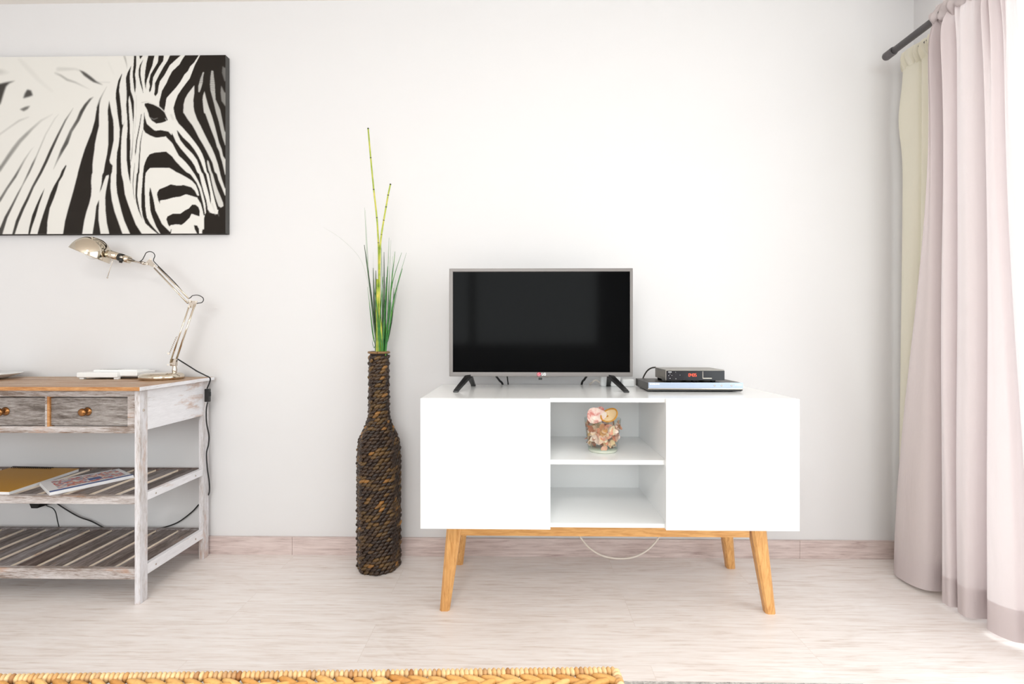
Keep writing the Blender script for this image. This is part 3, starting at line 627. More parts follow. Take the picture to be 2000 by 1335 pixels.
b = MB(); b.box(wx(1372.5, 1.703), wx(1390, 1.703), ya-.0016, ya-.0008, wz(1380, 739, 1.703), wz(1380, 737.6, 1.703)); b.box(wx(1372, 1.703), wx(1372.8, 1.703), ya-.0016, ya-.0008, wz(1380, 739, 1.703), z1-.005)
b.build('card_slot', M_nickel2, stb)
b = MB()
b.box(wx(1305, 1.703), wx(1311.5, 1.703), ya-.0016, ya-.0008, wz(1308, 726.6, 1.703), wz(1308, 725.6, 1.703))
for px, py, w_ in ((1308.5, 729.5, .8), (1306, 733, .8), (1312, 732.6, .8), (1308.5, 738.4, 1.6), (1320, 739.2, 1.3), (1319.5, 726.4, .6), (1328, 732, .6)):
    p = W(px, py, 1.703); b.box(p.x-.0009*w_, p.x+.0009*w_, ya-.0016, ya-.0008, p.z-.0007, p.z+.0007)
b.build('key_markings', M_white, stb)
SEG = {'0': 'abcdef', '4': 'bcfg', '5': 'acdfg'}
b = MB()
for k, ch in enumerate('0405'):
    cx = wx(1346.3+k*4.05, 1.703); cz = wz(1352, 731.9, 1.703); hw, hh, t_ = .0024, .0047, .00062
    sg = {'a': (cx-hw, cx+hw, cz+hh-t_, cz+hh+t_), 'g': (cx-hw, cx+hw, cz-t_, cz+t_), 'd': (cx-hw, cx+hw, cz-hh-t_, cz-hh+t_),
          'f': (cx-hw-t_, cx-hw+t_, cz, cz+hh), 'b': (cx+hw-t_, cx+hw+t_, cz, cz+hh), 'e': (cx-hw-t_, cx-hw+t_, cz-hh, cz), 'c': (cx+hw-t_, cx+hw+t_, cz-hh, cz)}
    for q in SEG[ch]: a_ = sg[q]; b.box(a_[0], a_[1], ya-.0014, ya-.0008, a_[2], a_[3])
b.build('clock_display', M_led, stb)
b = MB(); b.tube([W(1281, 717, 1.842), W(1273, 718, 1.85), W(1266, 722, 1.86), W(1261, 728, 1.865), W(1256, 738, 1.88), (W(1253, 745, 1.90).x, yy(1.90), TZ+.004), (W(1250, 745, 1.935).x, yy(1.935), TZ-.05)], .0028, 8, sub=5)
b.build('signal_cable', M_dgrey, stb)
# cables and adapters behind the television
def cable(name, pts, r, mat, label, cat='cable'):
    b = MB(); b.tube(pts, r, 8, sub=6); o = b.build(name, mat, origin=pts[0]); return tag(o, label, cat)
cable('power_cable', [W(960, 700, 1.83), W(966, 728, 1.86), W(975, 742, 1.90), W(982, 752, 1.936), W(984, 790, 1.95), W(985, 860, 1.95)], .0042, M_cable, 'thick black cable dropping behind the sideboard, left of the other cable under the television')
cable('aerial_cable', [W(989, 700, 1.84), W(990, 728, 1.87), W(991.5, 742, 1.91), W(992.5, 752, 1.936), W(993, 790, 1.95), W(993, 860, 1.95)], .0024, M_cable, 'thin black cable dropping straight down under the left half of the television')
cable('video_cable', [W(1158, 700, 1.84), W(1149, 728, 1.87), W(1142, 740, 1.90), W(1136, 750, 1.936), W(1133, 790, 1.95), W(1133, 860, 1.95)], .0042, M_cable, 'black double cable slanting down under the right half of the television')
ad = empty('extension_socket', (wx(1200, 1.88), yy(1.88), TZ), 'white extension socket lying on the sideboard behind the television foot', 'extension socket')
b = MB(); b.box(wx(1173, 1.87), wx(1212, 1.87), yy(1.865), yy(1.915), TZ, TZ+.036, .008, 3); b.build('socket_block', M_wplast, ad)
b = MB(); b.box(wx(1213, 1.87), wx(1238, 1.87), yy(1.850), yy(1.89), TZ, TZ+.028, .009, 3); b.build('plug', M_wplast, ad)
b = MB(); b.tube([W(1173, 748, 1.89), W(1164, 742, 1.89), W(1157, 746, 1.89), W(1151, 754, 1.936), W(1150, 790, 1.95)], .003, 8, sub=6); b.build('cord', M_wcable, ad)
cable('loop_cable', [W(1125, 1035, 1.93), W(1136, 1052, 1.93), W(1152, 1070, 1.93), W(1175, 1084, 1.93), W(1205, 1090, 1.93), W(1235, 1088, 1.93), W(1258, 1078, 1.93), W(1275, 1064, 1.93), W(1287, 1048, 1.93), W(1291, 1035, 1.93)], .0036, M_wcable, 'cream cable hanging in a loop below the middle of the white sideboard')

# ------------------------------------------------------------------ tumbler of dried petals
GZ = .516; gx = wx(1177, 1.648); gy = yy(1.648)
gl = empty('glass_tumbler', (gx, gy, GZ), 'clear tapered glass tumbler holding dried petals on the middle shelf of the sideboard', 'tumbler')
b = MB(); Mg = Matrix.Translation((gx, gy, GZ))
b.lathe([(.0475, .010), (.0595, .108), (.0603, .109), (.0607, .108), (.0487, .009)], 40, Mg); b.build('glass_wall', M_tumbler, gl)
b = MB(); b.lathe([(0, 0), (.0455, 0), (.0475, .003), (.048, .009), (0, .010)], 40, Mg); b.build('glass_base', M_gbase, gl)
def petal(b, c, rx, ry, curl, M, n=9, ripple=.0):
    ph = random.random()*6
    def fn(u, v):
        a = 2*PI*u; r = v
        k = 1+ripple*math.sin(3*a+ph)
        x, y = rx*r*k*math.cos(a), ry*r*k*math.sin(a)
        return M @ Vector((x, y, curl*(x*x/rx+.4*y*y/ry)+ripple*.3*rx*math.sin(4*a+ph)*r*r))+Vector(c)
    b.grid(fn, 16, 5, closeu=True)
b = MB(); rnd = random.Random(3)
for k in range(120):
    z = .012+rnd.random()*.078; R = (.0475+.012*z/.1)-.009; a = rnd.random()*2*PI; r = R*math.sqrt(rnd.random()*.35+.65)
    c = (gx+r*math.cos(a), gy+r*math.sin(a), GZ+z)
    # lean the pieces against the glass
    M = Matrix.Rotation(a, 3, 'Z') @ Matrix.Rotation(PI/2+rnd.uniform(-.5, .5), 3, 'Y') @ Matrix.Rotation(rnd.random()*6, 3, 'Z')
    s_ = rnd.uniform(.007, .013) if z < .035 else rnd.uniform(.011, .020)
    petal(b, c, s_, s_*rnd.uniform(.5, .9), rnd.uniform(.2, .8), M, ripple=rnd.uniform(0, .2))
for k in range(16):
    z = .016+rnd.random()*.04; a = rnd.random()*2*PI; r = .036
    b.ball((gx+r*math.cos(a), gy+r*math.sin(a), GZ+z), .006, .006, .004, Matrix.Rotation(rnd.random()*3, 3, 'X'))
pp = b.build('potpourri', M_pot, origin=(gx, gy, GZ+.01)); pp['kind'] = 'stuff'
tag(pp, 'mixed pink, cream and tan dried petals filling the glass tumbler', 'potpourri')
M_petal = plain('pink_white_petal', srgb(240, 214, 204), .7, bump=.3, bscale=90)
def petal_mat():
    m, nt, bb = newmat('pink_streaked_petal'); v = mapping(nt, (1, 1, 1)); n = noise(nt, v, 42, 4, .6)
    r = ramp(nt, [(.38, srgb(212, 128, 120)), (.48, srgb(240, 206, 196)), (.6, srgb(246, 234, 222))]); nt.links.new(n, r.inputs[0])
    nt.links.new(r.outputs[0], bb.inputs['Base Color']); bb.inputs['Roughness'].default_value = .7; return m
b = MB(); c = W(1163, 812, 1.628)
petal(b, c, .032, .026, .5, Matrix.Rotation(math.radians(68), 3, 'X') @ Matrix.Rotation(.2, 3, 'Z'), ripple=.10)
petal(b, c+Vector((.004, .012, .001)), .028, .024, .5, Matrix.Rotation(math.radians(55), 3, 'X') @ Matrix.Rotation(.9, 3, 'Z'), ripple=.12)
o = b.build('dried_petal', petal_mat(), origin=c); tag(o, 'large curled pink and white dried petal sticking out of the tumbler on the left', 'dried petal')
b = MB(); c = W(1190, 812, 1.632)
M_slice = plain('dried_fruit_flesh', srgb(240, 214, 168), .6, bump=.4, bscale=80); M_rind = plain('golden_rind', srgb(204, 142, 44), .5)
Ms = Matrix.Rotation(math.radians(-28), 3, 'Y') @ Matrix.Rotation(math.radians(62), 3, 'X')
petal(b, c, .027, .019, .5, Ms, ripple=.06); b.mi = 1
ring = []
for k in range(25):
    a = 2*PI*k/24; x, y = .028*math.cos(a), .020*math.sin(a); ring.append(c+Ms @ Vector((x, y, .5*(x*x/.027+.4*y*y/.019)+.002)))
b.tube(ring, .0026, 8); b.ball(c+Ms @ Vector((-.006, .002, .002)), .004, .0025, .002, Ms)
o = b.build('dried_fruit_slice', [M_slice, M_rind], origin=c); tag(o, 'golden-rimmed dried fruit slice sticking out of the tumbler on the right', 'dried fruit')

# ------------------------------------------------------------------ vase with reeds
VX, VD = wx(740, 1.908), 1.908; VY = yy(VD)
vase = empty('floor_vase', (VX, VY, 0), 'tall dark brown braided octagonal floor vase with narrow neck, standing by the wall', 'vase')
prof = [(0, .0845), (.05, .0855), (.30, .0862), (.42, .086), (.47, .0835), (.50, .078), (.525, .068), (.55, .055), (.572, .0465), (.60, .0425), (.70, .041), (.839, .0405)]
def vr(z):
    for (a, ra), (c, rc) in zip(prof, prof[1:]):
        if a <= z <= c: t = (z-a)/(c-a); return ra+(rc-ra)*t
    return prof[-1][1]
ROT = math.radians(-90+8.7)
def octp(r, u):
    """point u (0..8) round the octagon of circumradius r; returns x, y, outward normal, tangent"""
    k = int(u) % 8; f = u-int(u)
    a0, a1 = ROT+k*PI/4, ROT+(k+1)*PI/4
    p = Vector((r*math.cos(a0), r*math.sin(a0), 0))*(1-f)+Vector((r*math.cos(a1), r*math.sin(a1), 0))*f
    am = (a0+a1)/2; n = Vector((math.cos(am), math.sin(am), 0)); tg = Vector((-math.sin(am), math.cos(am), 0))
    return p, n, tg
b = MB(); b.lathe([(r-.007, z) for z, r in prof]+[(.030, .839), (.030, .62)], 8, Matrix.Translation((VX, VY, 0)), smooth=False, rot=ROT)
b.build('core', plain('dark_fibre_core', srgb(36, 25, 18), .8), vase)
b = MB(); z = .009; row = 0; rnd = random.Random(11)
while z < .826:
    r = vr(z); rr = vr(z+.006); slope = (vr(min(z+.01, .838))-vr(max(z-.01, 0)))/.02
    per = 8*2*r*math.sin(PI/8); n = max(8, round(per/.0215)); 
    for k in range(n):
        u = (8*(k+(row % 2)*.5+rnd.uniform(-.08, .08))/n) % 8
        p, nn, tg = octp(r-.006, u)
        n2 = (nn+Vector((0, 0, -slope))).normalized(); up = n2.cross(tg).normalized()*-1
        if up.z < 0: up = -up
        ang = math.radians(24+rnd.uniform(-7, 7)); d = tg*math.cos(ang)+up*math.sin(ang); e = n2.cross(d)
        Mx = Matrix((d, e, n2)).transposed()
        b.ball((VX+p.x, VY+p.y, z+rnd.uniform(-.0012, .0012)), .0150*rnd.uniform(.9, 1.1), .0072, .0066, Mx, 8, 6)
    z += .0132*(1 if slope > -.3 else .85); row += 1
b.build('braided_body', M_vase, vase)
b = MB()
ring = [Vector((VX, VY, .8345))+octp(.0385, u)[0] for u in np.linspace(0, 7.999, 33)]
b.tube(ring+[ring[0]], .0048, 8, sub=0)
b.build('rim', island('braided_rim_fibre', [(0, srgb(110, 80, 50)), (1, srgb(150, 116, 74))], .5), vase)

reeds = empty('reed_bunch', (VX, VY, .62), 'artificial bunch of tall green reeds and bamboo canes standing in the dark floor vase', 'artificial plant')
def green(name, a, c, d):
    m, nt, bb = newmat(name); v = mapping(nt, (1, 1, 1)); n = noise(nt, v, 28, 3)
    r = ramp(nt, [(.3, a), (.5, c), (.7, d)]); nt.links.new(n, r.inputs[0]); nt.links.new(r.outputs[0], bb.inputs['Base Color']); bb.inputs['Roughness'].default_value = .45; return m
M_cane = green('yellow_green_cane', srgb(120, 150, 40), srgb(168, 180, 58), srgb(210, 196, 84)); M_node = plain('dark_cane_node', srgb(52, 58, 28), .6)
M_bl1 = green('leaf_green_blade', srgb(28, 92, 34), srgb(52, 124, 44), srgb(96, 150, 60)); M_bl2 = green('dark_green_blade', srgb(34, 48, 30), srgb(52, 78, 46), srgb(70, 98, 58))
M_bl3 = green('olive_blade', srgb(104, 130, 40), srgb(136, 156, 52), srgb(160, 168, 70)); M_bl4 = green('pale_grass_filament', srgb(150, 160, 146), srgb(176, 184, 170), srgb(196, 200, 188))
root = lambda px, dd: Vector((VX+(px-745)/505, VY+dd, .60))
def cane(pts, r, nodes):
    b = MB(); b.tube(pts, r, 8, sub=6); b.mi = 1
    for q in nodes:
        b.ball(q, .0037, .0037, .0035)
    return b.build('cane', [M_cane, M_node], reeds)
c1 = [(741, 600), (740.5, 560), (740, 523), (739, 474), (736, 425), (730, 370), (724, 308), (719, 251)]
p1 = [Vector((VX+.008, VY, .60)), W(744, 686, 1.908)]+[W(x, y, 1.905) for x, y in c1]
cane(p1, [.0046, .0046, .0045, .0042, .0038, .0034, .0032, .0031, .0030, .0028], p1[3:])
c2 = [(741, 560), (742.5, 486), (745, 458), (749.5, 430), (754, 404), (758, 381), (762.5, 360)]
p2 = [Vector((VX+.002, VY-.006, .60)), W(741, 686, 1.90)]+[W(x, y, 1.90) for x, y in c2]
cane(p2, [.0046, .0046, .0042, .0036, .0034, .0032, .0031, .0030, .0028], p2[3:])
for (xb, xt, yt) in ((736, 737, 545), (742, 741, 525), (746, 739, 560)):
    pp_ = [Vector((VX+(xb-745)/505, VY-.012, .60)), W(xb, 686, 1.895), W((xb+xt)/2, 620, 1.895), W(xt, yt, 1.895)]
    cane(pp_, .0040, [W((xb+xt)/2+.3, 620, 1.895), W((xb*1+xt*2)/3, 585, 1.895), W(xt, yt+2, 1.895)])
# blades: base px, mid px/py, tip px/py, radius, material, depth offset
BL = [(736, 724, 570, 711.5, 478, .0032, 2, -.004), (735, 718, 520, 712, 405, .0008, 1, .0), (735, 722, 560, 713.5, 410, .0007, 1, .01), (738, 731, 590, 729, 523, .0040, 2, .006),
      (740, 735, 590, 734, 528, .0036, 2, .01), (742, 730, 560, 729, 492, .0006, 4, .0), (746, 750, 570, 750, 492, .0028, 2, -.008), (749, 753, 590, 755, 541, .0036, 2, .004),
      (750, 757, 540, 760, 464, .0011, 1, .0), (752, 760, 550, 763.5, 468, .0007, 1, .01), (752, 764, 560, 771.5, 491, .0022, 1, -.01), (753, 766, 555, 784.5, 493, .0016, 1, -.002),
      (756, 775, 560, 794, 493, .0010, 1, .004), (755, 770, 580, 786, 524, .0024, 1, -.012), (754, 768, 590, 772.5, 546, .0007, 1, .01), (757, 766, 620, 769, 562, .0018, 2, .0),
      (733, 725, 620, 718, 560, .0014, 1, .0), (733, 726, 640, 721, 590, .0010, 1, .01), (732, 728, 672, 727, 664, .0008, 1, .0), (744, 747, 600, 745, 484, .0016, 1, .012),
      (748, 752, 600, 757, 520, .0020, 1, -.014), (754, 762, 630, 764, 590, .0022, 1, -.010), (751, 758, 610, 762, 500, .0012, 1, .012), (747, 749, 620, 751, 560, .0034, 2, -.01),
      (739, 737, 640, 734, 605, .0030, 3, -.016), (743, 744, 640, 742, 560, .0030, 3, .014), (750, 753, 650, 753, 600, .0026, 1, .016), (757, 763, 640, 776, 560, .0012, 1, .014),
      (755, 762, 600, 767, 500, .0009, 1, .006), (745, 742, 630, 748, 540, .0024, 1, -.018), (741, 738, 620, 731, 560, .0022, 1, -.018), (758, 768, 610, 780, 548, .0008, 4, .01)]
MB_ = {1: M_bl1, 2: M_bl2, 3: M_bl3, 4: M_bl4}
for bx, mx, my, tx, ty, r, mt, dd in BL:
    b = MB(); D_ = 1.905+dd*.8; r *= 1.35; bx = min(max(bx, 733), 753.5)
    b.tube([Vector((VX+(745-745+(bx-745)*.9)/505, VY+dd*.5, .60)), W(bx, 686, D_), W((bx+mx)/2, (686+my)/2, D_), W(mx, my, D_), W(tx, ty, D_)], [r, r, r*.95, r*.85, r*.25], 6, sub=5)
    b.build('grass_blade', MB_[mt], reeds)
b = MB(); b.tube([Vector((VX-.01, VY, .60)), W(733, 686, 1.9), W(726, 600, 1.9), W(716, 540, 1.9), W(700, 500, 1.9), W(665, 465, 1.9), W(632, 444, 1.9)], [.0006, .0006, .0005, .0005, .0004, .0004, .0003], 5, sub=6)
b.build('grass_blade', M_bl4, reeds)

# ------------------------------------------------------------------ console table
TT = .732
tx1 = wx(273, 1.60)+.001; cxm = wx(6, 1.63); tx0 = 2*cxm-tx1
desk = empty('console_table', (cxm, yy(1.80), 0), 'distressed whitewashed wooden console table with drawers and two slatted shelves', 'console table')
b = MB(); b.box(tx0, tx1, yy(1.598), yy(1.995), TT-.014, TT-.001, .002)
o = b.build('table_top', [M_top, M_topedge, M_washy], desk)
for p in o.data.polygons:
    if p.normal.y < -.5: p.material_index = 1
    elif abs(p.normal.x) > .5: p.material_index = 2
LD0, LD1 = 1.626, 1.661; BD0, BD1 = 1.955, 1.99
lxr = wx(273, LD0); lxl = wx(262.8, LD0)
lw = lxr-lxl
legs = [(lxl, lxr), (2*cxm-lxr, 2*cxm-lxl)]
for a_, c_ in legs:
    for d0, d1 in ((LD0, LD1), (BD0, BD1)):
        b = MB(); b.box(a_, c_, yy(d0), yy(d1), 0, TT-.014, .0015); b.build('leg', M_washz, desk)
az0 = wz(290, 838.5, LD1)
for a_, c_ in legs:   # end aprons
    b = MB(); b.box(a_+.002, c_-.0005, yy(LD1), yy(BD0), az0, TT-.014, .0008); b.build('end_apron', M_washy, desk)
b = MB(); b.box(legs[1][1], legs[0][0], yy(1.968), yy(1.985), az0, TT-.014); b.build('rear_apron', M_washx, desk)
# front frame with drawer openings
FD = 1.636
fz0, fz1 = wz(170, 845.5, FD), TT-.014; oz0, oz1 = wz(170, 832.5, FD), wz(170, 774.5, FD)
fxl, fxr = legs[1][1], legs[0][0]
d2 = (wx(92.5, FD), wx(249, FD)); dw = d2[1]-d2[0]
d1 = (cxm-dw/2, cxm+dw/2); d0 = (2*cxm-d2[1], 2*cxm-d2[0])
b = MB()
b.box(fxl, fxr, yy(FD), yy(FD+.018), oz1, fz1, .001); b.box(fxl, fxr, yy(FD), yy(FD+.018), fz0, oz0, .001)
b.box(fxl, d0[0], yy(FD+.0005), yy(FD+.018), oz0, oz1); b.box(d0[1], d1[0], yy(FD+.0005), yy(FD+.018), oz0, oz1)
b.box(d1[1], d2[0], yy(FD+.0005), yy(FD+.018), oz0, oz1); b.box(d2[1], fxr, yy(FD+.0005), yy(FD+.018), oz0, oz1)
b.build('front_frame', M_washx, desk)
b = MB(); b.box(d1[1]+.016, d2[0]+.0006, yy(FD-.0006), yy(FD+.017), oz0, oz1, .001); b.build('worn_divider_edge', M_topedge, desk)
for k, (a_, c_) in enumerate((d2, d1, d0)):
    b = MB(); b.box(a_+.0028, c_-.0028, yy(FD+.006), yy(FD+.30), oz0+.0028, oz1-.0035, .001)
    dob = b.build('drawer', M_greyx, desk)
    kx, kz = (a_+c_)/2-.003, (oz0+oz1)/2
    b = MB(); Mk = Matrix.Translation((kx, yy(FD+.005), kz)) @ Matrix.Rotation(PI/2, 4, 'X')
    b.lathe([(0, 0), (.014, 0), (.0145, .0015), (.010, .003), (.0065, .006), (.006, .011), (.0105, .015), (.0135, .020), (.0125, .025), (.008, .028), (0, .029)], 28, Mk)
    b.build('knob', M_brass, dob)
# slatted shelves
for zt_, zr in ((.361, wz(150, 984.5, LD0)), (wz(150, 1111, LD0), wz(150, 1131.5, LD0))):
    sh = MB(); sh.box(fxl, fxr, yy(LD0+.004), yy(LD0+.022), zr, zt_, .0015)
    frame = sh.build('shelf_rail', M_washx, desk)
    b = MB(); b.box(fxl, fxr, yy(BD0+.006), yy(BD0+.024), zt_-.02, zt_+.002, .0015); b.build('shelf_rail', M_slat, desk)
    for a_, c_ in legs:
        b = MB(); b.box(a_+.001, c_-.0005, yy(LD1), yy(BD0), zr+.004, zt_+.004, .001); b.build('side_rail', M_washy, desk)
        for q in (1.70, 1.91):
            if a_ > cxm:
                b = MB(); b.lathe([(0, 0), (.0035, 0), (.003, .0008), (.0018, .0003), (0, .0003)], 14, Matrix.Translation((c_-.0006, yy(q), (zr+zt_)/2+.002)) @ Matrix.Rotation(PI/2, 4, 'Y')); b.build('screw_head', M_nickel2, desk)
    step = .0905; x = fxr+.004-.070
    while x > fxl-.03:
        a_ = max(x, fxl+.001); c_ = min(x+.069, fxr-.001)
        if c_-a_ > .01:
            b = MB(); b.box(a_, c_, yy(LD0+.022), yy(BD0+.006), zt_-.0085, zt_-.001, .0006)
            o = b.build('slat', [M_slat, M_slatlit], desk)
            for p in o.data.polygons:
                if p.normal.x > .5: p.material_index = 1
        x -= step
for q in (.66,):
    b = MB(); b.lathe([(0, 0), (.005, 0), (.0045, .0008), (.003, .0002), (0, .0002)], 16, Matrix.Translation((lxr, yy(LD0+.017), wz(280, 802, LD0))) @ Matrix.Rotation(PI/2, 4, 'Y')); b.build('screw_head', M_nickel2, desk)

# things on the shelf
def slab(b, P, z0, z1):
    b.hexa([(p[0], yy(p[1]), z0) for p in P], [(p[0], yy(p[1]), z1) for p in P])
SH = .361-.001
nbk = empty('notebook', (wx(0, 1.75)-.1, yy(1.76), SH), 'ochre-covered spiral notebook lying on the upper slatted shelf', 'notebook')
P = [(-2.02, 1.655), (-1.735, 1.640), (-1.755, 1.925), (-2.04, 1.94)]
b = MB(); slab(b, P, SH, SH+.010); b.build('pages', M_paper, nbk)
b = MB(); P2 = [(-2.021, 1.654), (-1.734, 1.639), (-1.754, 1.927), (-2.041, 1.941)]; slab(b, P2, SH+.010, SH+.0116); b.build('cover', M_kraft, nbk)
b = MB()
for k in range(22):
    t = k/21; cxx = -2.03+(.165)*t; cy = yy(1.934-.008*t); 
    b.tube([(cxx, cy+.008*math.cos(a), SH+.008+.008*math.sin(a)) for a in np.linspace(0, 2*PI, 13)], .0016, 6)
b.build('spiral_binding', M_cable, nbk)
nws = empty('newspaper', (-1.60, yy(1.79), SH), 'folded newspaper with blue border and red and blue printing on the upper slatted shelf', 'newspaper')
A, B_, C_, D__ = Vector((-1.588, 1.632)), Vector((-1.468, 1.845)), Vector((-1.60, 1.935)), Vector((-1.735, 1.745))
def q2(s, t): return tuple((A*(1-s)+B_*s)*(1-t)+(D__*(1-s)+C_*s)*t)
def patch(b, s0, s1, t0, t1, z0, z1): slab(b, [q2(s0, t0), q2(s1, t0), q2(s1, t1), q2(s0, t1)], z0, z1)
b = MB(); patch(b, 0, 1, 0, 1, SH, SH+.005); patch(b, .005, .995, .012, .99, SH+.005, SH+.010); b.build('pages', M_paper, nws)
b = MB(); patch(b, .01, 1.0, .04, .13, SH+.010, SH+.0105); patch(b, .50, .66, .34, .55, SH+.010, SH+.0106); b.build('blue_print', M_blue, nws)
def printmat():
    m, nt, bb = newmat('coloured_newsprint'); v = mapping(nt, (1, 1, 1)); vo = nt.nodes.new('ShaderNodeTexVoronoi'); vo.inputs['Scale'].default_value = 95
    nt.links.new(v, vo.inputs['Vector']); sp = nt.nodes.new('ShaderNodeSeparateColor'); nt.links.new(vo.outputs['Color'], sp.inputs[0])
    r = ramp(nt, [(0, srgb(196, 92, 86)), (.22, srgb(206, 140, 120)), (.4, srgb(196, 186, 180)), (.62, srgb(160, 156, 176)), (.8, srgb(226, 220, 216)), (1, srgb(150, 130, 140))]); r.color_ramp.interpolation = 'CONSTANT'
    nt.links.new(sp.outputs[0], r.inputs[0]); nt.links.new(r.outputs[0], bb.inputs['Base Color']); return m
b = MB(); patch(b, .12, .49, .2, .9, SH+.010, SH+.0105); patch(b, .50, .66, .57, .9, SH+.010, SH+.0105); patch(b, .67, .93, .2, .9, SH+.010, SH+.0105); patch(b, .5, .66, .2, .33, SH+.010, SH+.0105)
b.build('coloured_print', printmat(), nws)

# white router-like box and dish on the table top
rt = empty('white_router', (wx(212, 1.9), yy(1.91), TT), 'low white plastic router with slots and small feet beside the lamp base', 'router')
x0, x1 = wx(154, 1.88), wx(231, 1.88); x2 = wx(273, 1.90)
b = MB(); zz = TT+.006
b.box(x0, x1+.004, yy(1.868), yy(1.985), zz, zz+.020, .006, 3)
b.box(x1-.004, x2, yy(1.885), yy(1.985), zz+.004, zz+.022, .006, 3)
b.box(x0+.03, x2-.02, yy(1.91), yy(1.975), zz+.018, zz+.027, .004, 2)
b.build('shell', M_wplast, rt)
b = MB()
for k in range(3): b.box(x0+.05, x0+.12, yy(1.918+k*.016), yy(1.922+k*.016), zz+.0265, zz+.0275)
b.build('slots', plain('grey_slots', srgb(170, 168, 166), .6), rt)
for fx, fy in ((x0+.014, 1.882), (x1-.006, 1.882), (x0+.014, 1.97), (x2-.02, 1.97)):
    b = MB(); b.box(fx-.009, fx+.009, yy(fy)-.006, yy(fy)+.006, TT-.001, zz+.004, .002); b.build('rubber_foot', M_wplast, rt)
dx = wx(18, 1.86)
b = MB(); b.lathe([(0, 0), (.06, 0), (.085, .004), (.125, .020), (.128, .022), (.126, .024), (.084, .009), (0, .006)], 48, Matrix.Translation((dx-.126, yy(1.86), TT-.001)))
o = b.build('shallow_dish', M_wplast, origin=(dx-.126, yy(1.86), TT)); tag(o, 'shallow white dish cut by the left edge of the photo, on the table top', 'dish')

# ------------------------------------------------------------------ desk lamp
LD = 1.885
lamp = empty('desk_lamp', (wx(316, LD), yy(LD), TT), 'polished nickel articulated desk lamp with domed shade on the console table', 'lamp')
b = MB(); bx_ = wx(316, LD)
Mb = Matrix.Translation((bx_, yy(LD), TT-.001)) @ Matrix.Diagonal((1.04, .95, 1, 1))
b.lathe([(0, 0), (.070, 0), (.0745, .005), (.0735, .015), (.067, .022), (.055, .0255), (0, .027)], 56, Mb); b.build('base', M_nickel, lamp)
L = lambda px, py, d=0: W(px, py, LD+d)
b = MB(); pb = L(341, 733); pt = L(341, 712)
b.tube([pb, L(341, 730), L(341, 722), L(341, 714), pt], [.010, .007, .0095, .0065, .005], 16, sub=3)
b.box(L(334, 0).x, L(345, 0).x, yy(LD)-.007, yy(LD)+.007, L(0, 714).z, L(0, 700).z, .003)
b.build('post', M_nickel2, lamp)
def rod(b, p, q, r=.0028): b.tube([p, q], r, 8)
b = MB()
for d in (-.011, .011):
    rod(b, L(332.5, 708, d), L(369, 599, d)); rod(b, L(345, 700, d), L(380.5, 594, d), .0034)
b.build('lower_arm', M_nickel, lamp)
b = MB()
for d in (-.006, .006): b.tube([L(330+k*.0, 692, d) if k == 0 else L(330+15*k/40, 692-35*k/40, d)+Vector((.0022*math.cos(k*1.6), .0022*math.sin(k*1.6), 0)) for k in range(41)], .0011, 5)
b.tube([L(329, 690, -.02), L(329, 690, .02)], .004, 10); b.tube([L(328, 712, -.018), L(328, 712, .018)], .003, 10)
b.build('spring', M_nickel2, lamp)
b = MB()
for d in (-.009, .009):
    b.hexa([L(366, 586, d), L(372, 602, d), L(381, 600, d), L(386, 588, d)], [L(366, 586, d+.0022), L(372, 602, d+.0022), L(381, 600, d+.0022), L(386, 588, d+.0022)])
for q in ((369, 598), (383, 589), (371, 588)): b.tube([L(*q, -.014), L(*q, .014)], .004, 10)
b.build('elbow', M_nickel2, lamp)
b = MB()
for d in (-.008, .008):
    rod(b, L(301, 523, d), L(367, 592, d), .0030); rod(b, L(308, 521, d), L(369, 583, d), .0026)
b.build('upper_arm', M_nickel, lamp)
b = MB()
for d in (-.008, .008):
    b.hexa([L(283, 514, d), L(297, 521, d), L(306, 520, d), L(293, 504, d)], [L(283, 514, d+.0022), L(297, 521, d+.0022), L(306, 520, d+.0022), L(293, 504, d+.0022)])
for q in ((294, 506), (302, 519), (287, 515)): b.tube([L(*q, -.012), L(*q, .012)], .0038, 10)
rod(b, L(252, 508), L(290, 516), .0034); b.tube([L(276, 512.5), L(283, 514.5)], .006, 12)
b.build('head_joint', M_nickel2, lamp)
b = MB(); b.tube([L(212, 495), L(218, 497.3), L(234, 502)], [.0165, .0155, .015], 20); b.tube([L(238, 503), L(253, 507.5)], [.0145, .0135], 20); b.build('socket', M_nickel, lamp)
b = MB(); b.tube([L(233.5, 501.8), L(241, 504)], .0155, 20); b.tube([L(237, 504, -.014), L(235.5, 513, -.014)], [.007, .005], 10); b.build('switch_collar', M_black, lamp)
b = MB(); b.ball(L(237, 502, -.017), .006, .005, .006, None, 14, 10); b.build('switch_knob', M_nickel2, lamp)
# dome shade: axis leans right and up
ax_ = Vector((.38, .172, .92)).normalized(); c0_ = L(175, 498.5)
Md = Matrix.Translation(c0_) @ ax_.to_track_quat('Z', 'X').to_matrix().to_4x4()
prof_ = [(.0660*math.cos(a), .074*math.sin(a)) for a in np.linspace(0, PI/2, 18)]
b = MB(); b.lathe([(max(r, 0), z) for r, z in prof_[:-1]]+[(0, .074)], 48, Md)
b.lathe([(.0635*math.cos(a), .0715*math.sin(a)) for a in np.linspace(0, PI/2-.02, 14)], 48, Md)
b.lathe([(.0635, 0), (.0670, -.0012), (.0670, .0012), (.0660, .002)], 48, Md); b.build('shade', M_nickel, lamp)
b = MB(); b.ball(c0_+Vector((.01, 0, .012)), .024, .024, .028, None, 16, 12); b.build('bulb', M_white, lamp)
b = MB(); b.tube([L(221, 503), L(219, 512), L(214, 528), L(210.5, 540)], .0012, 6); b.ball(L(209.7, 542), .003, .003, .003); b.build('pull_chain', M_nickel2, lamp)
b = MB()
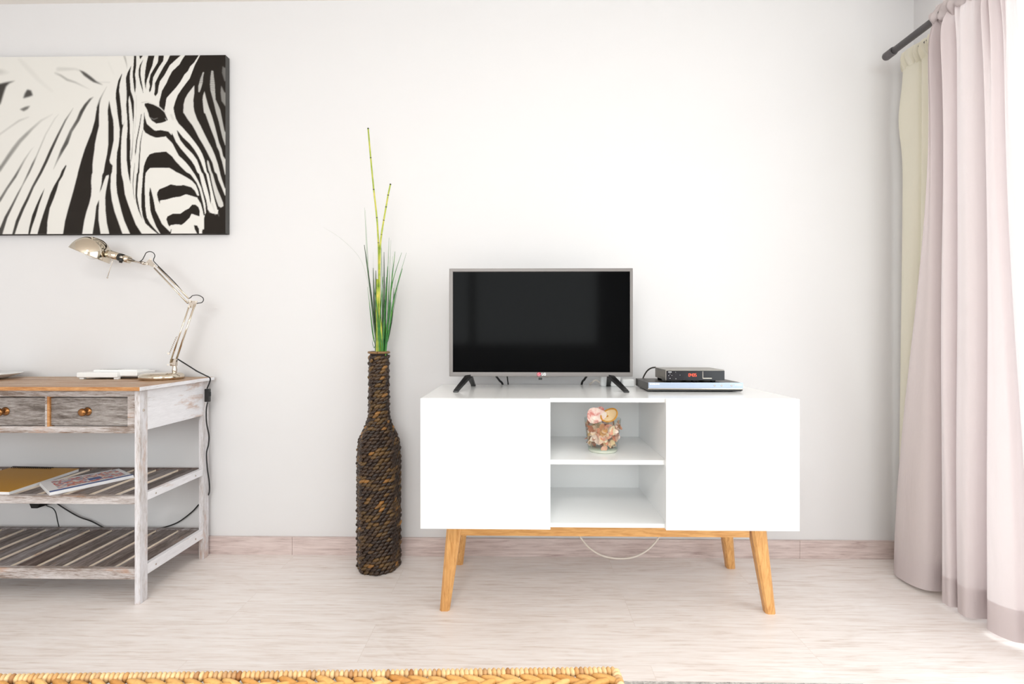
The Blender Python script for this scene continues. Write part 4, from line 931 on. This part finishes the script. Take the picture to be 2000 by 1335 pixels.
b.tube([L(254, 504), L(262, 508), L(269, 511.5), L(277, 508), L(282, 500), L(285.5, 493.5), L(292.5, 491), L(299.5, 493.5), L(302.5, 499.5), L(300, 507), L(304, 514), L(340, 550), L(367, 580.5), L(376, 577), L(386, 576), L(395, 580), L(397.5, 585), L(394, 590.5), L(384.5, 592.5), L(380, 600, .011), L(362, 650, .012), L(346, 698, .012), L(350, 702, .012), L(370, 715, .012), L(384, 725, .012)], .0016, 6, sub=4)
b.build('thin_cord', M_cable, lamp)
cp = [L(345, 699.5, .011), L(365, 712, .015), L(385, 724.5, .03)]
e = Vector((-1.232, yy(1.925), TT+.006)); cp += [Vector((-1.245, yy(1.92), TT+.012)), Vector((-1.2305, yy(1.932), TT-.004)), W(404.5, 758, 1.940)]
b = MB(); b.tube(cp, .0026, 8, sub=5)
cp2 = [W(405.5, 785, 1.94), W(403, 800, 1.94), W(403.5, 825, 1.945), W(408, 850, 1.95), W(407, 868, 1.955), W(403.5, 885, 1.96), W(405, 915, 1.965), W(408.5, 940, 1.97), W(408.5, 962, 1.985), W(400, 975, 2.001), W(388, 985, 2.004), W(375, 999, 2.004), W(350, 1018, 2.004), W(325, 1028, 2.003), W(302, 1032, 2.002), W(255, 1038, 2.0), W(215, 1036, 2.0), W(208, 1033, 2.0), W(180, 1018, 2.0), W(155, 1009, 2.0), W(130, 995, 2.0), W(112, 983, 2.0), W(95, 970, 2.0), W(80, 966, 2.0)]
b.tube(cp2, .0026, 8, sub=5); b.build('power_cord', M_cable, lamp)
b = MB(); p = W(405.5, 771.5, 1.94); b.box(p.x-.009, p.x+.009, p.y-.007, p.y+.007, p.z-.026, p.z+.026, .003); b.box(p.x+.006, p.x+.012, p.y-.004, p.y+.004, p.z-.004, p.z+.014, .002)
b.build('inline_switch', M_black, lamp)
ps = empty('plug_adapter', tuple(W(72, 975, 1.99)), 'black plug adapter on the wall behind the lower rails of the console table', 'plug adapter')
b = MB(); b.hexa([(wx(46, 1.97), yy(1.965), wz(70, 950, 1.97)), (wx(95, 1.97), yy(1.965), wz(70, 950, 1.97)), (wx(95, 1.97), yy(2.0145), wz(70, 950, 1.97)), (wx(46, 1.97), yy(2.0145), wz(70, 950, 1.97))],
       [(wx(60, 1.97), yy(1.972), wz(70, 992.5, 1.97)), (wx(72, 1.97), yy(1.972), wz(70, 992.5, 1.97)), (wx(95, 1.97), yy(2.0145), wz(70, 984, 1.97)), (wx(46, 1.97), yy(2.0145), wz(70, 984, 1.97))]); b.build('body', M_black, ps)
b = MB(); b.tube([W(84, 975, 1.985), W(90, 986, 1.985), W(103, 992, 1.985), W(109, 1001, 1.985), (W(112, 1015, 1.985)), W(116, 1034, 1.99), W(117, 1060, 2.0), W(117, 1072, 1.995)], .0018, 6, sub=5); b.build('thin_lead', M_cable, ps)

# ------------------------------------------------------------------ curtain rods and curtains
RX, RZ, RR = 1.402, wz(1738, 104, 1.88), .0125
RX = wx(1738, 1.88); RZ = wz(1738, 105, 1.88)
rodo = empty('curtain_rod', (RX, yy(1.5), RZ), 'dark grey curtain rod running along the window wall, its capped end near the corner', 'curtain rod')
b = MB(); b.tube([(RX, yy(1.86), RZ), (RX, yy(-1.4), RZ)], RR, 20); b.build('pole', M_rod, rodo)
b = MB(); b.tube([(RX, yy(1.858), RZ), (RX, yy(1.862), RZ), (RX, yy(1.898), RZ), (RX, yy(1.902), RZ)], [.0145, .0158, .0158, .014], 24); b.build('end_cap', M_rod, rodo)
for q in (1.655, -1.2):
    b = MB(); b.tube([(RX+.004, yy(q), RZ+.006), (XW+.0, yy(q), RZ+.012)], .006, 10); b.tube([(RX, yy(q+.008), RZ), (RX, yy(q-.008), RZ)], .0165, 20); b.box(XW-.004, XW, yy(q)-.02, yy(q)+.02, RZ-.02, RZ+.04, .001); b.build('bracket', M_rod, rodo)
def spl(K, n):
    """sample a smooth path through the control points K at n values"""
    K = [np.array(k, float) for k in K]; out = []
    m = len(K)-1
    for i in range(n):
        t = i/(n-1)*m; k = min(int(t), m-1); f = t-k
        p0, p1, p2, p3 = K[max(k-1, 0)], K[k], K[k+1], K[min(k+2, m)]
        out.append(.5*(2*p1+(p2-p0)*f+(2*p0-5*p1+4*p2-p3)*f*f+(3*p1-p0-3*p2+p3)*f**3))
    return np.array(out)
pink = empty('pink_curtain', (RX, yy(1.55), 0), 'dusty pink floor-length curtain gathered on the dark rod at the right', 'curtain')
BOT = [(1.47, 1.90), (1.425, 1.885), (1.392, 1.85), (1.386, 1.80), (1.398, 1.75), (1.430, 1.728), (1.500, 1.732), (1.535, 1.715), (1.47, 1.692), (1.412, 1.672), (1.404, 1.652), (1.408, 1.632), (1.450, 1.624), (1.415, 1.610), (1.404, 1.590), (1.406, 1.566), (1.450, 1.560), (1.520, 1.566), (1.540, 1.548), (1.465, 1.528), (1.416, 1.518), (1.412, 1.485), (1.430, 1.452), (1.450, 1.442), (1.462, 1.428), (1.440, 1.408), (1.432, 1.365), (1.445, 1.32), (1.47, 1.29)]
nK = len(BOT)
dmap = np.interp(np.arange(nK), [0, 5, 7, 12, 17, nK-1], [1.676, 1.660, 1.652, 1.60, 1.515, 1.425])
TOP = [(RX-.004+(BOT[k][0]-1.42)*.75, dmap[k]) for k in range(nK)]
NU = 420
PB, PT = spl(BOT, NU), spl(TOP, NU)
zt_ = RZ-.012; zb_ = .014
def sstep(x): x = min(max(x, 0), 1); return x*x*(3-2*x)
cr = np.random.RandomState(4)
gath = [(cr.uniform(40, 90), cr.uniform(0, 6)) for _ in range(3)]
def curt(u, v, off=0.):
    i = min(int(round(u*(NU-1))), NU-1); z = zb_+(zt_-zb_)*v
    w_ = sstep(z/(.87*1.95)); p = PB[i]*(1-w_)+PT[i]*w_
    rip = sum(math.sin(u*f_+ph) for f_, ph in gath)/3*(.030*math.exp(-(1-v)/.06)+.012*math.exp(-(1-v)/.20))
    swy = .005*math.sin(3.1*v+u*9)+.003*math.sin(7*v+u*23)
    x = p[0]+rip+swy*(1-v)*v*3+off+.0035*math.sin(u*61+1.7*v)*min(1, v*3); d = p[1]+.004*math.sin(5*v+u*15)*(1-v)
    # pull together just under the rod
    k = math.exp(-((1-v)/.025)); x = x*(1-k)+(RX-.006+.012*math.sin(u*150)*.4)*k
    return Vector((x, yy(d), z))
b = MB(); b.grid(lambda u, v: curt(u, v), NU, 90); b.build('panel', M_pink, pink)
b = MB(); b.grid(lambda u, v: curt(u, v*.048, .0022), NU, 8); b.build('hem', M_pink, pink)
def pocket(u, v):
    a = 2*PI*u; d = 1.678-v*.26; n_ = .0035*math.sin(d*190+2*math.sin(a))+.003*math.sin(d*97+3*a)+.002*math.sin(d*300-a*2)
    r = .0215+n_; return Vector((RX+r*math.cos(a), yy(d), RZ+.002+r*1.15*math.sin(a)))
b = MB(); b.grid(pocket, 28, 130, closeu=True); b.build('rod_pocket', M_pink, pink)
b = MB()
def ruffle(u, v):
    d = 1.676-u*.255; return Vector((RX+.006*math.sin(d*210)*(.3+v), yy(d+.004*v*math.sin(d*90)), RZ+.020+v*.022+.004*math.sin(d*150)*v))
b.grid(ruffle, 200, 5); b.build('header', M_pink, pink)
# cream curtain on a second rod against the window wall
cx2 = wx(1775, 1.93); cz2 = wz(1775, 106, 1.93)
rod2 = empty('curtain_rail', (cx2, yy(1.6), cz2), 'thin dark rail behind the rod, carrying the cream curtain', 'curtain rail')
b = MB(); b.tube([(cx2, yy(1.945), cz2), (cx2, yy(-1.4), cz2)], .006, 12); b.build('rail', M_rod, rod2)
b = MB(); b.tube([(cx2, yy(1.93), cz2), (XW, yy(1.93), cz2)], .004, 8); b.build('bracket', M_rod, rod2)
cream = empty('cream_curtain', (cx2, yy(1.85), 0), 'cream lining curtain hanging in the corner behind the pink curtain', 'curtain')
BC = [(1.515, 1.965), (1.495, 1.960), (1.480, 1.945), (1.488, 1.925), (1.512, 1.912), (1.522, 1.898), (1.505, 1.884), (1.500, 1.86), (1.512, 1.84), (1.53, 1.82), (1.50, 1.80), (1.505, 1.76), (1.53, 1.74)]
TC = [(cx2+.012, 1.955), (cx2-.006, 1.95), (cx2-.012, 1.935), (cx2-.010, 1.90), (cx2-.004, 1.88), (cx2+.008, 1.872), (cx2-.006, 1.86), (cx2+.004, 1.84), (cx2-.008, 1.82), (cx2+.006, 1.80), (cx2-.006, 1.78), (cx2+.006, 1.76), (cx2, 1.74)]
QB, QT = spl(BC, 200), spl(TC, 200)
def ccurt(u, v):
    i = min(int(round(u*199)), 199); z = .014+(cz2-.05-.014)*v; w_ = sstep(v)
    p = QB[i]*(1-w_)+QT[i]*w_
    bul = .012*math.exp(-((v-.90)/.06)**2)*math.exp(-((u-.12)/.15)**2)
    return Vector((p[0]-bul, yy(p[1]+bul*.6), z))
b = MB(); b.grid(ccurt, 200, 70); b.build('panel', M_cream, cream)
def chead(u, v):
    i = min(int(round(u*199)), 199); p = QT[i]; z = cz2-.055+v*.070
    n_ = .006*math.sin(u*70+3*v)+.004*math.sin(u*131+7*v)
    return Vector((p[0]-.008*math.sin(PI*v)+n_*.8, yy(p[1]), z+n_*.5))
b = MB(); b.grid(chead, 200, 10); b.build('gathered_heading', M_cream, cream)

# ------------------------------------------------------------------ rug and woven trunk in the foreground
rgx1 = wx(1684, 1.285)
def rugmat():
    m, nt, bb = newmat('grey_woven_pile'); v = mapping(nt, (1, 1, 1)); n = noise(nt, v, 140, 4, .7); n2 = noise(nt, mapping(nt, (1, 3, 1)), 45, 3)
    r = ramp(nt, [(.35, srgb(132, 128, 126)), (.5, srgb(188, 184, 180)), (.65, srgb(226, 222, 218))]); nt.links.new(math_node(nt, 'ADD', math_node(nt, 'MULTIPLY', n, .6), math_node(nt, 'MULTIPLY', n2, .4)), r.inputs[0])
    nt.links.new(r.outputs[0], bb.inputs['Base Color']); bb.inputs['Roughness'].default_value = .95; return m
b = MB(); rr_ = random.Random(5)
def rug(u, v):
    x = -1.25+(rgx1+1.25)*u; d = 1.283-1.5*v; e = min(u, 1-u)*2.1/.02; e2 = min(v, 1-v)*1.5/.02
    h = .006*min(1, e)*min(1, e2); return Vector((x, yy(d), .001+h+rr_.uniform(0, .003)*(1 if h > .003 else .2)))
b.grid(rug, 300, 150)
b.box(-1.25, rgx1, yy(1.283), yy(-.217), 0, .004)
rg = b.build('rug', rugmat(), origin=((rgx1-1.25)/2, yy(.55), 0)); tag(rg, 'grey woven rug on the floor, one corner showing right of the wicker trunk', 'rug')

# trunk: local axes a (along its back edge) and c (towards the camera)
TKZ = .40
pR = W(1203, 1299, .742); pR.z = 0
k_ = (CH-TKZ)
DR = k_*F/(1297.5-Y0); DL = k_*F/(1311.5-Y0)
PRt = Vector((wx(1206, DR), yy(DR)*1.0, 0)); 
xcL = (0-1000)/F; PLt = W(0, 653, 1); 
def floorpt(px, py, z):
    q = W(px, py, 1); c = Vector((0, -CD, CH)); d = q-c; t = (z-CH)/d.z; return c+d*t
PR = floorpt(1206, 1297.5, TKZ); PL_ = floorpt(0, 1311.5, TKZ)
av = (PL_-PR); av.z = 0; av = av.normalized(); cv = Vector((av.y, -av.x, 0))
if cv.y > 0: cv = -cv
TL, TW_ = 1.02, .44
tr = empty('wicker_trunk', (PR+av*TL/2+cv*TW_/2-Vector((0, 0, TKZ))), 'golden woven water hyacinth trunk in the foreground, cut by the bottom edge', 'trunk')
tr.location.z = .011
def tp(a, c, z): q = PR+av*a+cv*c; return Vector((q.x, q.y, z))
b = MB(); i_ = .014
b.hexa([tp(i_, i_, .008), tp(TL-i_, i_, .008), tp(TL-i_, TW_-i_, .008), tp(i_, TW_-i_, .008)], [tp(i_, i_, TKZ-.012), tp(TL-i_, i_, TKZ-.012), tp(TL-i_, TW_-i_, TKZ-.012), tp(i_, TW_-i_, TKZ-.012)])
b.build('core', plain('dark_wicker_core', srgb(92, 54, 22), .8), tr)
up = Vector((0, 0, 1)); rnd = random.Random(21)
def braid(b, fn, L_, nrm, wdt, zl=1.0):
    """a plait of three strands: fat twisted leaves laid in a herringbone along fn(s)"""
    n = int(L_/.0140)
    for k in range(n):
        s = (k+.5)/n; p = fn(s); q = fn(min(1, s+.01)); d = (q-fn(max(0, s-.01))).normalized(); sd = nrm.cross(d).normalized()
        sg = 1 if k % 2 else -1; ang = sg*math.radians(26+rnd.uniform(-6, 6))
        dd = d*math.cos(ang)+sd*math.sin(ang); e = nrm.cross(dd)
        Mx = Matrix((dd, e, nrm)).transposed()
        b.ball(p+sd*sg*wdt*.24+nrm*rnd.uniform(-.001, .0015), .0225*rnd.uniform(.85, 1.15), .0058*rnd.uniform(.85, 1.15), .0062, Mx, 10, 6)
b = MB()
nrow = 19; pitch = (TW_-.018)/nrow
for k in range(nrow): braid(b, lambda s, c=.013+pitch*(k+.5): tp(.014+(TL-.028)*s, c, TKZ-.009), TL, up, .022)
b.build('woven_lid', M_hya, tr)
for fa, nn, LL in ((lambda s, z: tp(.012+(TL-.024)*s, .010, z), -cv, TL), (lambda s, z: tp(.012+(TL-.024)*s, TW_-.010, z), cv, TL), (lambda s, z: tp(.010, .012+(TW_-.024)*s, z), -av, TW_), (lambda s, z: tp(TL-.010, .012+(TW_-.024)*s, z), av, TW_)):
    b = MB(); z = .02
    while z < TKZ-.03:
        braid(b, lambda s, z=z: fa(s, z), LL, nn, .020); z += .0235
    b.build('woven_side', M_hya, tr)
# wrapped rim
b = MB(); loop = []
def rimpt(t):
    P4 = [(.004, .004), (TL-.004, .004), (TL-.004, TW_-.004), (.004, TW_-.004)]; Ls = [TL, TW_, TL, TW_]; t *= sum(Ls)
    for k in range(4):
        if t <= Ls[k] or k == 3:
            f = t/Ls[k]; a0, c0 = P4[k]; a1, c1 = P4[(k+1) % 4]; d = (tp(a1, c1, 0)-tp(a0, c0, 0)).normalized()
            return tp(a0+(a1-a0)*f, c0+(c1-c0)*f, TKZ-.008), d
        t -= Ls[k]
nr = int(2*(TL+TW_)/.0070)
for k in range(nr):
    p, d = rimpt((k+.5)/nr); sd = up.cross(d).normalized(); tl = math.radians(14+rnd.uniform(-5, 5))
    dd = (d*math.cos(tl)+sd*math.sin(tl)); e = up.cross(dd)
    Mx = Matrix((dd, e, up)).transposed()
    b.ball(p, .0042, .0072*rnd.uniform(.95, 1.08), .0072*rnd.uniform(.95, 1.05), Mx, 8, 8)
b.build('wrapped_rim', M_hyarim, tr)
